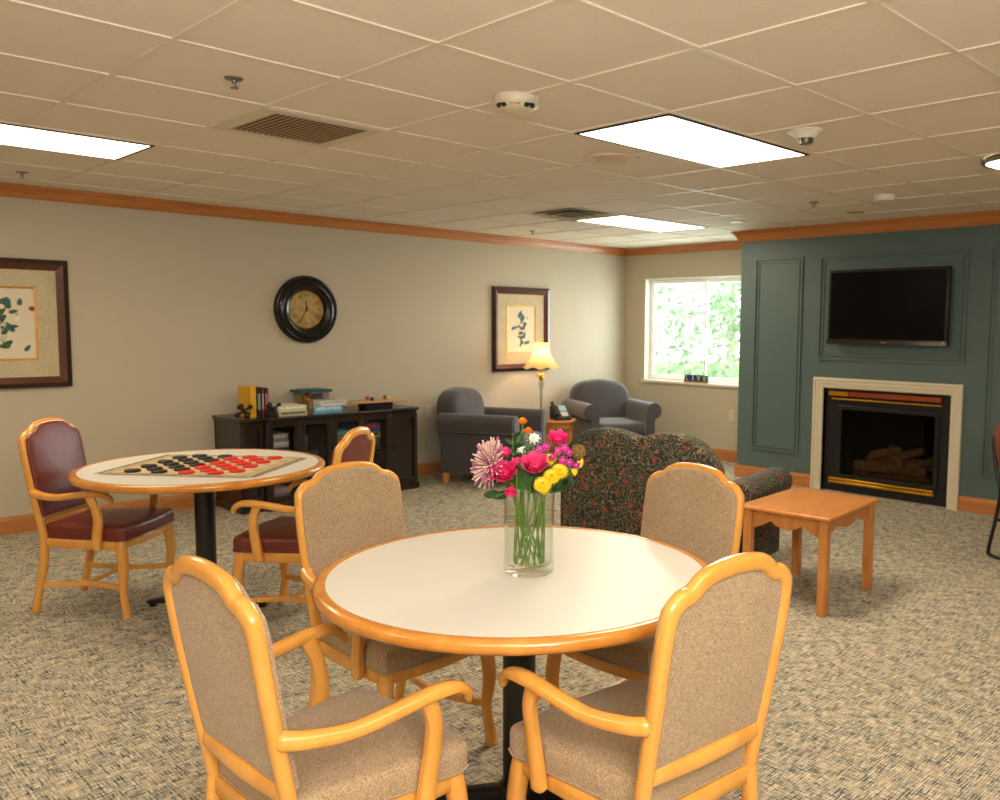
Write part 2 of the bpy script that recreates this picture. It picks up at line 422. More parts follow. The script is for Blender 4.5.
# outside
struct('ground',MB().box(-30,16,YW+.3,40,-.6,-.5),plain('lawn',(120,150,90),.9,var=.3,vs=3),smooth=False)
leafm=[plain('foliage_%s'%n,c,.7,var=.3,vs=3) for n,c in (('pale',(166,190,156)),('mid',(130,160,134)),('cool',(156,186,176)))]
bark=plain('bark',(176,180,160),.9,var=.3,vs=20)
def tree(x,y,h,r,n,mt,label,seed):
    q=random.Random(seed); t=thing('tree',label,'tree',(x,y,-.5),group='trees outside the window')
    obj('trunk',MB().sweep([(0,0,0),(.05,0,h*.4),(0,.05,h*.8)],[.12,.09,.04],n=8,ref=(0,1,0)),bark,t)
    f=MB()
    cl=[(q.gauss(0,r*.5),q.gauss(0,r*.4),h*.25+q.random()*h*.75) for _ in range(34)]
    for i in range(n):
        c=q.choice(cl); p=Vector((c[0]+q.gauss(0,.22),c[1]+q.gauss(0,.22),c[2]+q.gauss(0,.2)))
        d=Vector((q.gauss(0,1),q.gauss(0,1),q.gauss(0,1))).normalized(); e=d.orthogonal().normalized(); s_=.05+.06*q.random()
        f.add([p-d*s_,p+e*s_*.5,p+d*s_,p-e*s_*.5],[(0,1,2,3)])
    obj('foliage',f,mt,t,smooth=False)
tree(-8.6,12.4,3.4,1.0,1500,leafm[0],'pale green leafy tree filling the left window pane',1)
tree(-8.9,17.6,6.2,1.5,1500,leafm[2],'cool green tree crossing behind the window mullion',2)
tree(-6.3,12.9,3.2,.9,1300,leafm[1],'deeper green leafy tree in the right window pane',3)

# sign on the sill
sg=thing('letter_sign','small teal block sign spelling LIVE standing on the window sill','sign',(-5.925,YW+.0,WZ0+.0035))
cs=[(28,62,90),(30,48,110),(56,70,52),(24,84,80)]
for i,ch in enumerate('LIVE'):
    mt=plain('tile_%d'%i,cs[i],.5,var=.1)
    bl=obj('letter_block',MB().box(-.165+i*.083,-.088+i*.083,-.012,.012,.012,.088),mt,sg,bevel=.002,smooth=False)
    text('letter',ch,.085,M['white'],bl,(-.1265+i*.083,-.0135,.05),(PI/2,0,0))
obj('sign_base',MB().box(-.17,.17,-.018,.018,0,.012),M['gold'],sg,smooth=False)

# outlets
def outlet(loc,axis,label):
    t=thing('wall_outlet',label,'outlet',loc,group='wall outlets')
    if axis=='y': t.rotation_euler=(0,0,0)
    else: t.rotation_euler=(0,0,PI/2)
    obj('cover_plate',MB().box(-.036,.036,-.006,0,-.06,.06),M['cream'],t,bevel=.003,smooth=False)
    for dz in (-.022,.022):
        r_=obj('receptacle',MB().cyl((0,dz),.017,-.009,-.005,16,'y'),M['cream'],t)
        obj('slot',MB().box(-.008,-.005,-.0098,-.0088,dz-.004,dz+.005).box(.005,.008,-.0098,-.0088,dz-.004,dz+.005),M['blackm'],r_,smooth=False)
outlet((-5.43,YW-.0005,.515),'y','cream wall outlet below the window beside the teal wall')
outlet((XL+.0005,5.02,.63),'x','cream wall outlet on the beige wall left of the armchair')

# ------------------------------------------------------------------ ceiling fixtures
def troffer(a0,b0,label,grp='rectangular ceiling lights'):
    t=thing('ceiling_light',label,'ceiling light',(gx(b0+.5),gy(a0+1),H),group=grp)
    w_,l_=G/2-.014,G-.014
    m=MB(); 
    for x0,x1,y0,y1 in ((-w_,-w_+.016,-l_,l_),(w_-.016,w_,-l_,l_),(-w_+.016,w_-.016,-l_,-l_+.016),(-w_+.016,w_-.016,l_-.016,l_)): m.box(x0,x1,y0,y1,-.010,-.0005)
    obj('light_frame',m,M['blackm'],t,smooth=False)
    obj('lens',MB().box(-w_+.016,w_-.016,-l_+.016,l_-.016,-.009,-.001),M['lens'],t,smooth=False)
    return t
troffer(3,0,'largest bright rectangular ceiling light, above the centre of the room')
troffer(-1,4,'bright rectangular ceiling light near the left wall, cut by the frame edge')
troffer(7,4,'distant rectangular ceiling light next to the square air diffuser by the window')
t=thing('round_ceiling_light','bright round ceiling light above the far right of the room','ceiling light',(-1.60,5.02,H))
obj('light_ring',MB().lathe([(.20,-.001),(.215,-.02),(.20,-.035),(.19,-.03),(.19,-.001)],40),M['steel'],t)
obj('lens',MB().lathe([(.0001,-.055),(.10,-.05),(.16,-.04),(.19,-.025),(.19,-.002),(.0001,-.002)],40),M['lensb'],t)
# return grille
t=thing('return_grille','dark louvered return air grille set in the ceiling above the checkers table','air vent',(gx(2.5),gy(1.5),H))
m=MB(); q=G/2-.012
for x0,x1,y0,y1 in ((-q,-q+.06,-q,q),(q-.06,q,-q,q),(-q+.06,q-.06,-q,-q+.06),(-q+.06,q-.06,q-.06,q)): m.box(x0,x1,y0,y1,-.009,-.0005)
obj('grille_frame',m,plain('grille_enamel',(214,204,184),.5),t,smooth=False)
gm=plain('grille_slat',(164,140,106),.6)
m=MB()
for k in range(17):
    y=-q+.068+k*(2*q-.136)/16; m.add([(-q+.058,y-.004,-.006),(q-.058,y-.004,-.006),(q-.058,y+.005,-.009),(-q+.058,y+.005,-.009)],[(0,1,2,3)]).box(-q+.058,q-.058,y+.004,y+.0055,-.0095,-.007)
obj('louvers',m,gm,t,smooth=False)
obj('grille_backing',MB().box(-q+.055,q-.055,-q+.055,q-.055,-.0022,-.0012),plain('grille_dark',(40,32,20),.8),t,smooth=False)
# supply diffuser
t=thing('air_diffuser','square four way air diffuser in the ceiling beside the far light','air vent',(gx(4.5),gy(6.5),H)); t.scale=(.82,.82,1)
dm=plain('diffuser_enamel',(206,194,166),.5)
for k,(r0,z) in enumerate(((.295,-.004),(.225,-.022),(.15,-.03),(.08,-.036))):
    m=MB(); r1=r0-.05
    o=[(r0,r0),(-r0,r0),(-r0,-r0),(r0,-r0)]; i=[(r1,r1),(-r1,r1),(-r1,-r1),(r1,-r1)]
    m.add([(x,y,z-.010) for x,y in o]+[(x,y,z+.002) for x,y in i]+[(x,y,z-.012) for x,y in o],[])
    m.f=[(j,(j+1)%4,4+(j+1)%4,4+j) for j in range(4)]+[(j,(j+1)%4,8+(j+1)%4,8+j) for j in range(4)]
    obj('diffuser_vane',m,dm,t,smooth=False)
obj('diffuser_throat',MB().box(-.24,.24,-.24,.24,-.003,-.001),M['blackm'],t,smooth=False)
def sprinkler(loc,label):
    t=thing('fire_sprinkler',label,'sprinkler',loc,group='fire sprinklers')
    obj('escutcheon',MB().lathe([(.0001,-.001),(.036,-.001),(.033,-.006),(.014,-.009),(.0001,-.009)],24),M['steel'],t)
    obj('sprinkler_head',MB().cyl((0,0),.009,-.022,-.008,12).sweep([(-.009,0,-.016),(-.013,0,-.026),(-.003,0,-.036)],.0025,n=6).sweep([(.009,0,-.016),(.013,0,-.026),(.003,0,-.036)],.0025,n=6),M['steel'],t)
    obj('deflector',MB().cyl((0,0),.016,-.039,-.036,16),M['steel'],t)
sprinkler((-3.317,1.49,H),'metal fire sprinkler in the ceiling between the grille and the front edge, largest in view')
sprinkler((-6.39,1.506,H),'metal fire sprinkler by the crown trim above the framed picture at left')
sprinkler((-3.302,5.812,H),'small fire sprinkler in the ceiling in front of the television wall')
sprinkler((-6.403,5.839,H),'tiny far fire sprinkler beside the square air diffuser')
# strobe smoke alarm
t=thing('smoke_alarm','white ceiling smoke alarm with two clear lenses and red FIRE lettering','smoke alarm',(-2.72,2.389,H),R(43.8))
obj('alarm_body',MB().lathe([(.0001,-.001),(.096,-.001),(.099,-.014),(.088,-.038),(.064,-.056),(.03,-.060),(.0001,-.060)],36),M['cream'],t)
for s_ in (-1,1):
    obj('strobe_lens',MB().box(-.016,.016,-.006,.006,-.014,.014).xf(Matrix.Translation((s_*.052,-.058,-.040))@Matrix.Rotation(s_*.55,4,'Z')@Matrix.Rotation(R(-50),4,'X')@Matrix.Scale(1.25,4)),M['blackm'],t,bevel=.002)
    obj('strobe_bulb',MB().ball((s_*.052,-.064,-.047),.010,8,6),M['vinylw'],t)
redm=plain('red_print',(196,70,56),.6)
text('alarm_lettering','FIRE',.024,redm,t,(0,-.084,-.0425),(R(40),0,0),.0008)
# pendant-like detector
t=thing('smoke_detector','white cone shaped smoke detector with slotted metal tip near the large light','smoke detector',(-2.147,3.685,H))
obj('detector_body',MB().lathe([(.0001,-.001),(.082,-.001),(.085,-.010),(.058,-.026),(.046,-.040),(.0001,-.041)],32),M['white'],t)
m=MB()
for k in range(14):
    a=2*PI*k/14; m.box(.028,.036,-.004,.004,-.058,-.041,0)
    vs=m.v[-8:]; m.v[-8:]=[(x*math.cos(a)-y*math.sin(a),x*math.sin(a)+y*math.cos(a),z) for x,y,z in vs]
obj('sensor_slots',m.cyl((0,0),.03,-.064,-.041,16),M['steel'],t)
t=thing('smoke_detector','small plain white disc detector on the ceiling above the television','smoke detector',(-2.758,5.821,H))
obj('detector_body',MB().lathe([(.0001,-.001),(.075,-.001),(.075,-.03),(.065,-.042),(.0001,-.044)],32),M['white'],t)
t=thing('ceiling_speaker','flush round tan speaker grille in the ceiling left of the large light','speaker',(-3.294,3.591,H))
sp=plain('speaker_tan',(222,200,172),.6)
obj('speaker_ring',MB().lathe([(.155,-.001),(.152,-.010),(.10,-.008),(.098,-.001)],40),sp,t)
obj('speaker_grille',MB().lathe([(.0001,-.012),(.05,-.012),(.098,-.006),(.098,-.001),(.0001,-.001)],40),plain('speaker_mesh',(214,186,154),.7,var=.25,vs=200),t)
def disc(loc,c,label):
    o=obj('ceiling_medallion',MB().lathe([(.0001,-.001),(.07,-.001),(.066,-.008),(.0001,-.010)],28),plain('cap_enamel',c,.5),loc=loc); tag(o,label,'ceiling medallion')
disc((-3.334,6.517,H),(186,150,90),'flat tan round ceiling medallion close to the crown trim over the television')
disc((-4.40,6.449,H),(206,204,120),'flat yellowish round ceiling medallion beside the distant rectangular light')

# ------------------------------------------------------------------ wall art and clock
def picture(loc,label,seed,dense):
    W_,H_=.81,.895
    t=thing('framed_picture',label,'picture',loc,group='framed botanical prints')
    m=MB()
    def ring(m,a0,a1,h0,h1,x0,x1,xi):
        # bevelled frame: outer rect a0,h0 ; inner a1,h1 ; thickness outer x0 inner x1
        o=[(-a0,-h0),(a0,-h0),(a0,h0),(-a0,h0)]; i=[(-a1,-h1),(a1,-h1),(a1,h1),(-a1,h1)]
        vs=[(.001,y,z) for y,z in o]+[(x0,y,z) for y,z in o]+[(x1,y,z) for y,z in i]+[(.001,y,z) for y,z in i]
        fs=[]
        for k in range(4):
            l=(k+1)%4
            for s_ in (0,4,8): fs.append((s_+k,s_+l,s_+4+l,s_+4+k))
        m.add(vs,fs)
    ring(m,W_/2,W_/2-.032,H_/2,H_/2-.032,.030,.038,0)
    obj('outer_frame',m,M['mahog'],t,smooth=False)
    m=MB(); ring(m,W_/2-.032,W_/2-.075,H_/2-.032,H_/2-.075,.036,.016,0)
    obj('inner_frame',m,M['copperf'],t,smooth=False)
    obj('mat_board',MB().box(.001,.012,-W_/2+.07,W_/2-.07,-H_/2+.07,H_/2-.07),M['matb'],t,smooth=False)
    a,h=.205,.255
    m=MB(); ring(m,a,a-.014,h,h-.014,.017,.015,0); obj('gold_fillet',m,M['gold'],t,smooth=False)
    pr=obj('botanical_print',MB().box(.011,.0135,-a+.012,a-.012,-h+.012,h-.012),M['paper'],t,smooth=False)
    q=random.Random(seed)
    def leaf(m,cy,cz,L,Wd,ang,x):
        n=10; pts=[]
        for k in range(n):
            u=2*PI*k/n; p=(math.cos(u)*L,math.sin(u)*Wd*(1-.3*math.cos(u)))
            pts.append((x,cy+p[0]*math.cos(ang)-p[1]*math.sin(ang),cz+p[0]*math.sin(ang)+p[1]*math.cos(ang)))
        m.add(pts,[tuple(range(n))])
    ms=[MB() for _ in range(6)]
    for k in range(26 if dense else 24):
        u=q.random(); cz=.17-.34*u; cy=q.gauss(0,.045+.035*u)
        leaf(ms[0 if q.random()<(.7 if dense else .3) else 1],max(-.14,min(.14,cy)),cz,.022+.020*q.random(),.012+.008*q.random(),q.random()*PI,.0138+.0001*k)
    for k in range(9):
        leaf(ms[2 if dense and k<4 else 3],q.gauss(0,.05),q.uniform(-.05,.16) ,.02,.017,q.random()*PI,.0166+.0001*k)
    for k in range(4):
        leaf(ms[4],q.gauss(-.03,.04),q.uniform(-.03,.06),.012,.010,q.random()*PI,.0176+.0001*k); leaf(ms[5],q.gauss(-.02,.05),q.uniform(-.03,.1),.010,.008,q.random()*PI,.018+.0001*k)
    st=MB()
    for k in range(3): st.sweep([(.0136,.03*k-.03,-.19+.01*k),(.0136,.02-.03*k,-.05),(.0136,.04*k-.05,.12)],.0016,n=5,ref=(1,0,0))
    obj('stems',st,M['mug'],pr)
    for m_,nm,mt in zip(ms,('green_leaves','blue_leaves','red_blossoms','pale_blossoms','violet_blossoms','yellow_blossoms'),('mug','mug2','mug3','mug4','mug5','mug6')):
        if m_.f: obj(nm,m_,M[mt],pr,smooth=False)
    return t
picture((XL+.001,1.901-.405,1.4665),'large dark framed red and green botanical print, leftmost on the beige wall',11,True)
picture((XL+.001,6.228,1.442),'brown framed blue green botanical print hanging behind the table lamp',5,False)
# clock
ck=thing('wall_clock','round black framed wall clock with aged parchment face','clock',(XL+.001,3.735,1.605))
fr=[(.293,.0),(.293,.018),(.285,.034),(.268,.040),(.255,.036),(.25,.040),(.235,.052),(.205,.055),(.19,.045),(.175,.040),(.165,.022),(.160,.012),(.160,.0)]
obj('clock_frame',MB().lathe([(r,z) for r,z in fr],56,axis='x'),plain('clock_black',(12,12,11),.22,var=.1),ck)
fm,nt,bb=_nt('parchment'); v=mapped(nt,(1,1,1)); n=noise(nt,v,9,3)
nt.links.new(ramp(nt,n,[(.3,lin((150,116,56))),(.55,lin((186,160,96))),(.75,lin((168,104,62)))]),bb.inputs['Base Color'])
fc=obj('clock_face',MB().cyl((0,0),.162,.001,.014,40,'x'),fm,ck)
dk=plain('clock_ink',(40,34,26),.6)
for i,nm in enumerate(['XII','I','II','III','IV','V','VI','VII','VIII','IX','X','XI']):
    a=PI/2-i*PI/6
    text('numeral',nm,.034,dk,fc,(.0148,.122*math.cos(a),.122*math.sin(a)),(PI/2,0,PI/2),.0003)
m=MB().box(.016,.018,-.004,.004,-.02,.075); obj('hour_hand',m,dk,ck,smooth=False)
m=MB().box(.019,.021,-.003,.003,-.02,.105).xf(Matrix.Rotation(R(150),4,'X')); obj('minute_hand',m,dk,ck,smooth=False)
obj('hub',MB().cyl((0,0),.010,.014,.024,12,'x'),dk,ck)

# ------------------------------------------------------------------ television and fireplace
tv=thing('television','flat black television mounted on the teal panelled wall above the fireplace','television',(-3.311,YT-.0005,1.347))
obj('wall_bracket',MB().box(-.2,.2,-.05,-.0005,.2,.45),M['blackm'],tv,smooth=False)
obj('casing',MB().box(-.535,.535,-.105,-.05,.0,.65),M['black'],tv,bevel=.01)
obj('screen',MB().box(-.51,.51,-.1075,-.1045,.05,.628),M['screen'],tv,smooth=False)
lb=obj('lower_bezel',MB().prism([(-.105,.0),(-.116,.004),(-.112,.040),(-.105,.046)],-.535,.535,'x'),plain('bezel_brown_black',(34,20,15),.2,coat=.6),tv,smooth=False)
obj('maker_mark',MB().box(-.024,.024,-.1172,-.1155,.016,.024),M['steel'],lb,smooth=False)
obj('power_lamp',MB().cyl((.505,.03),.006,-.1172,-.110,10,'y'),M['white'],tv)
fp=thing('fireplace','black gas fireplace with brass strips and white surround in the teal wall','fireplace',(-3.338,YT,0))
fo=[( -.675,0,1.038),(-.652,0,1.015),(-.60,0,.963),(-.580,0,.943)]
m=MB()
def mitre(m,prof,zb=0):
    # prof: list of (half width, y, top z) loops, u-shape
    n=len(prof); P=[]
    for hw,y,zt in prof: P+= [(-hw,y,zb),(-hw,y,zt),(hw,y,zt),(hw,y,zb)]
    fs=[]
    for i in range(n-1):
        for k in range(3): fs.append((i*4+k,i*4+k+1,(i+1)*4+k+1,(i+1)*4+k))
    m.add(P,fs)
mitre(m,[(.675,-.0005,1.038),(.675,-.028,1.038),(.655,-.034,1.018),(.650,-.026,1.013),(.620,-.026,.983),(.612,-.020,.975),(.590,-.020,.953),(.580,-.012,.943),(.580,.05,.943)])
obj('surround',m,M['cream'],fp,smooth=False)
obj('firebox',MB().box(-.578,.578,.04,.06,0.0,.12).box(-.578,.578,.04,.06,.80,.942).box(-.578,-.42,.04,.06,.12,.8).box(.46,.578,.04,.06,.12,.8).box(-.578,.578,.44,.46,0,.942).box(-.578,-.56,.06,.44,0,.942).box(.56,.578,.06,.44,0,.942).box(-.56,.56,.06,.44,.10,.13).box(-.56,.56,.06,.44,.8,.82),M['blackm'],fp,smooth=False)
obj('glass_frame',rect_frame(MB(),-.44,.48,.13,.79,.035,.015,.042),M['black'],fp,bevel=.004,smooth=False)
obj('glass_door',MB().box(-.41,.45,.026,.030,.16,.765),M['darkglass'],fp,smooth=False)
obj('hood',MB().prism([(-.012,.885),(.04,.925),(.04,.90),(-.008,.878)],-.52,.50,'x').prism([(-.014,.878),(-.010,.918),(.03,.925),(.0,.878)],-.52,.50,'x'),M['bronze'],fp,smooth=False)
obj('brass_strip',MB().box(-.52,-.34,-.0165,.0,.880,.918),M['brass'],fp,smooth=False)
obj('brass_strip',MB().box(-.50,.50,.0,.035,.842,.856),M['brass'],fp,bevel=.003)
obj('brass_strip',MB().box(-.51,.46,.0,.038,.108,.128),M['brass'],fp,bevel=.004)
obj('brass_strip',MB().box(-.51,.46,.0,.038,.078,.100),M['brass'],fp,bevel=.004)
obj('ember_bed',MB().box(-.34,.38,.12,.38,.13,.20),plain('ember_brown',(170,140,104),.95,var=.5,vs=40,bs=.8),fp,bevel=.02,smooth=False)
for p0,p1,rr in (((-.32,.14,.25),(.30,.18,.24),.05),((-.25,.28,.30),(.33,.30,.29),.055),((-.2,.2,.34),(.05,.24,.40),.04),((.0,.2,.33),(.24,.26,.42),.038),((-.05,.3,.42),(.12,.12,.28),.03),((.2,.14,.28),(.36,.28,.36),.035)):
    d=[tuple(p0[k]+(p1[k]-p0[k])*u+rnd.gauss(0,.006) for k in range(3)) for u in (0,.33,.66,1)]
    obj('ceramic_log',MB().sweep(d,[rr*1.05,rr,rr*.92,rr],n=10,ref=(0,0,1),sub=3),M['log'],fp)

# ------------------------------------------------------------------ armchair with wooden frame
def crest():
    half=[(.196,.46),(.199,.55),(.202,.66),(.205,.77),(.2035,.855),(.196,.892),(.172,.914),(.148,.919),(.130,.929),(.112,.944),(.086,.955),(.045,.961)]
    return [(x,z) for x,z in half]+[(0,.963)]+[(-x,z) for x,z in reversed(half)]
def yb(z):
    # backward rake of the back, metres
    if z<.42: return -.205
    u=(z-.42)/.5
    return -.205-.088*u-.004*math.sin(u*PI)
def make_chair(name,label,fab,group,pad='fabric'):
    t=thing(name,label,'chair',group=group)
    wd=M['honey']
    C=crest()
    P=[(x,yb(z),z) for x,z in C]
    P=[(.194,-.204,.40)]+P+[(-.194,-.204,.40)]
    def rr(z): return (.0215,.0175) if z>.86 else (.0185,.0175)
    obj('back_frame',MB().sweep(P,[rr(p[2]) for p in P],n=14,power=2.6,ref=(0,1,0),sub=5),wd,t)
    def offs(d,zb):
        pts=[]
        n=len(C)
        for i,(x,z) in enumerate(C):
            a=C[max(0,i-1)]; b=C[min(n-1,i+1)]; tx,tz=b[0]-a[0],b[1]-a[1]; L=math.hypot(tx,tz); nx,nz=-tz/L,tx/L
            pts.append((x+nx*d,max(z+nz*d,zb)))
        # densify
        return [p for i,p in enumerate(pts) if p[1]>zb or i in (0,n-1)]
    def dens(pts,step=.02):
        o=[]
        for i in range(len(pts)):
            a=pts[i]; b=pts[(i+1)%len(pts)]; L=math.hypot(b[0]-a[0],b[1]-a[1]); n=max(1,int(L/step))
            for k in range(n): o.append((a[0]+(b[0]-a[0])*k/n,a[1]+(b[1]-a[1])*k/n))
        return o
    # front cushion overlaps the frame, leaving a slim wooden rim; back panel sits in the opening
    ofr=dens(offs(-.004,.505)); ori=dens(offs(.012,.515))
    obj('back_cushion',MB().pillow(ofr,.012,.032,.010,.012,lambda a,b,h:(a,yb(b)+h,b),rb=.003),fab,t)
    obj('back_panel',MB().pillow(ori,-.008,.013,.004,0,lambda a,b,h:(a,yb(b)+h,b),rb=.006,bulge_b=.004),fab,t)
    obj('lower_back_rail',MB().sweep([(-.195,yb(.497),.497),(0,yb(.497)-.012,.497),(.195,yb(.497),.497)],(.0135,.021),n=12,power=3,ref=(0,0,1)),wd,t)
    # seat
    out=[]
    def so(fw,rw,yf,yr):
        pts=[(-rw,yr),(rw,yr),(rw+.02,yr+.12),(fw,yf-.03),(fw-.012,yf),(fw*.5,yf+.016),(0,yf+.02),(-fw*.5,yf+.016),(-fw+.012,yf),(-fw,yf-.03),(-rw-.02,yr+.12)]
        return dens(pts,.025)
    obj('seat_cushion',MB().pillow(so(.242,.186,.238,-.20),.398,.472,.026,.014,rb=.008),fab,t)
    obj('piping',MB().sweep([(x,y,.401) for x,y in so(.243,.187,.239,-.201)],.0035,n=6,ref=(0,0,1),sub=1,closed=True),fab,t)
    sf=MB()
    sf.add([],[])
    for s_ in (-1,1):
        sf.sweep([(s_*.186,-.195,.372),(s_*.205,-.08,.372),(s_*.216,.20,.372)],(.012,.024),n=10,power=4,ref=(0,0,1),sub=3)
    sf.sweep([(-.21,.205,.372),(0,.226,.372),(.21,.205,.372)],(.012,.024),n=10,power=4,ref=(0,0,1),sub=3)
    sf.sweep([(-.19,-.2,.372),(.19,-.2,.372)],(.012,.024),n=10,power=4,ref=(0,0,1),sub=2)
    obj('seat_frame',sf,wd,t)
    for s_ in (-1,1):
        obj('leg',MB().sweep([(s_*.192,-.268,.002),(s_*.193,-.243,.12),(s_*.194,-.212,.26),(s_*.194,-.204,.38),(s_*.194,-.204,.42)],[(.017,.017),(.016,.018),(.018,.021),(.0185,.0175),(.0185,.0175)],n=12,power=3,ref=(0,1,0),sub=4),wd,t)
        obj('leg',MB().sweep([(s_*.222,.232,.002),(s_*.221,.226,.05),(s_*.216,.212,.14),(s_*.222,.222,.25),(s_*.216,.212,.35),(s_*.212,.208,.392)],[(.020,.020),(.0185,.0185),(.0175,.0175),(.0235,.0235),(.025,.025),(.022,.022)],n=12,power=2.6,ref=(0,1,0),sub=4),wd,t)
        ar=obj('armrest',MB().sweep([(s_*.212,-.238,.630),(s_*.232,-.19,.622),(s_*.256,-.09,.617),(s_*.270,.03,.634),(s_*.276,.11,.644),(s_*.277,.165,.640),(s_*.275,.197,.620),(s_*.274,.206,.602)],[(.023,.021),(.021,.019),(.020,.0175),(.0215,.017),(.023,.0165),(.021,.0155),(.017,.013),(.011,.010)],n=12,power=2.6,ref=(0,0,1),sub=5),wd,t)
        obj('arm_support',MB().sweep([(s_*.268,.085,.636),(s_*.262,.112,.575),(s_*.250,.118,.50),(s_*.246,.108,.43),(s_*.242,.100,.36)],[(.0155,.021),(.015,.0205),(.015,.022),(.016,.0235),(.0165,.0235)],n=12,power=2.8,ref=(0,1,0),sub=4),wd,t)
        obj('side_stretcher',MB().sweep([(s_*.193,-.238,.15),(s_*.168,-.12,.152),(s_*.152,-.01,.154),(s_*.172,.10,.152),(s_*.214,.212,.15)],(.010,.014),n=10,power=4,ref=(0,0,1),sub=4),wd,t)
    obj('cross_stretcher',MB().sweep([(-.152,-.012,.154),(0,-.012,.154),(.152,-.012,.154)],(.009,.011),n=10,power=3.5,ref=(0,0,1),sub=2),wd,t)
    return t
c0=make_chair('dining_armchair','tan tweed dining armchair seen from behind, front left of the white table',M['tan'],'tan dining armchairs at the white table')
c0.location=(-1.863,1.037,0); c0.rotation_euler=(0,0,R(1.2))
gt='tan dining armchairs at the white table'
dup(c0,(-1.370,1.618,0),R(85.3),'tan tweed dining armchair seen from behind, front right of the white table',gt)
dup(c0,(-2.514,1.667,0),R(-86.5),'tan tweed dining armchair facing the camera between the white table and checkers table',gt)
dup(c0,(-1.915,2.270,0),R(-180),'tan tweed dining armchair facing the camera in front of the patterned settee',gt)
r0=make_chair('dining_armchair','burgundy vinyl dining armchair in full view left of the checkers table',M['burg'],'burgundy armchairs at the checkers table')
r0.location=(-4.926,1.469,0); r0.rotation_euler=(0,0,R(-49.3))
dup(r0,(-3.979,2.076,0),R(125.7),'burgundy vinyl dining armchair right of the checkers table, partly hidden by a tan chair','burgundy armchairs at the checkers table')

# ------------------------------------------------------------------ round pedestal tables
def table(loc,r,label,zt=.75,colr=.05):
    t=thing('pedestal_table',label,'table',loc,group='round pedestal tables')
    obj('tabletop',MB().lathe([(.0001,zt-.03),(r-.036,zt-.03),(r-.036,zt),(.0001,zt)],96),M['lam'],t,ang=30)
    obj('edge_band',MB().lathe([(r-.036,zt-.036),(r-.012,zt-.036),(r-.003,zt-.028),(r,zt-.017),(r-.003,zt-.006),(r-.012,zt+.0015),(r-.028,zt+.0015),(r-.036,zt+.0005)],96,closed=True),M['edge'],t,ang=50)
    obj('column',MB().cyl((0,0),colr,.05,zt-.045,32),M['black'],t)
    obj('mounting_plate',MB().box(-.16,.16,-.16,.16,zt-.045,zt-.0305,R(45),(0,0)),M['blackm'],t,bevel=.004)
    bs=MB()
    for k in range(4):
        a=k*PI/2+R(45); d=(math.cos(a),math.sin(a))
        bs.sweep([(d[0]*.03,d[1]*.03,.052),(d[0]*.15,d[1]*.15,.045),(d[0]*.30,d[1]*.30,.026)],[(.03,.022),(.027,.018),(.022,.012)],n=10,power=4,ref=(0,0,1),sub=3)
    obj('pedestal_base',bs.cyl((0,0),.065,.025,.085,24,b=.01),M['black'],t)
    for k in range(4):
        a=k*PI/2+R(45); obj('glide',MB().cyl((math.cos(a)*.285,math.sin(a)*.285),.018,0,.022,12),M['blackm'],t)
    return t
table((-1.925,1.705,0),.600,'large round cream topped table with oak edge in the foreground')
table((-4.515,1.815,0),.605,'round cream topped table with black column holding the checkers game')
# checkers mat and discs
ang=R(39); ct=(-4.48,1.82)
mt_,nt,bb=_nt('woven_mat'); v=mapped(nt,(1,1,1))
chk=nt.nodes.new('ShaderNodeTexChecker'); chk.inputs['Scale'].default_value=1/.0707; chk.inputs[1].default_value=lin((196,170,128)); chk.inputs[2].default_value=lin((150,132,100))
nt.links.new(v,chk.inputs['Vector']); n=noise(nt,v,240,2)
nt.links.new(mixrgb(nt,n,chk.outputs[0],lin((214,194,152))),bb.inputs['Base Color']); bb.inputs['Roughness'].default_value=.95; bump(nt,bb,n,.6,.003)
mat_=thing('checkers_mat','beige woven checkers mat with fringed edge lying on the round table','game mat',(ct[0],ct[1],.7518),ang)
obj('woven_board',MB().box(-.37,.37,-.305,.305,0,.004),mt_,mat_,smooth=False,bevel=.0015)
fr_=MB()
for k in range(70):
    y=-.30+k*.6/69
    for s_ in (-1,1): fr_.sweep([(s_*.368,y,.003),(s_*.39,y+rnd.gauss(0,.003),.003),(s_*.405,y+rnd.gauss(0,.004),.0015)],.0013,n=4,ref=(0,0,1),sub=1)
for k in range(80):
    x=-.365+k*.73/79
    for s_ in (-1,1): fr_.sweep([(x,s_*.303,.003),(x+rnd.gauss(0,.003),s_*.315,.0035),(x+rnd.gauss(0,.003),s_*.322,.0015)],.0013,n=4,ref=(0,0,1),sub=1)
obj('fringe',fr_,fabric('fringe_yarn',(96,84,64),(176,154,116),80,.1),mat_)
obj('woven_border',rect_frame(MB(),-.345,.345,-.292,.292,.006,-1,1).xf(Matrix(((1,0,0,0),(0,0,1,0),(0,.00045,0,.0044),(0,0,0,1)))),fabric('border_yarn',(60,50,40),(150,130,96),150,.1),mat_,smooth=False)
cs_={}
for nm,c in (('black',(16,17,17)),('red',(214,30,20))):
    cs_[nm]=plain('checker_'+nm,c,.4,var=.05)
proto={}
ca,sa=math.cos(ang),math.sin(ang)
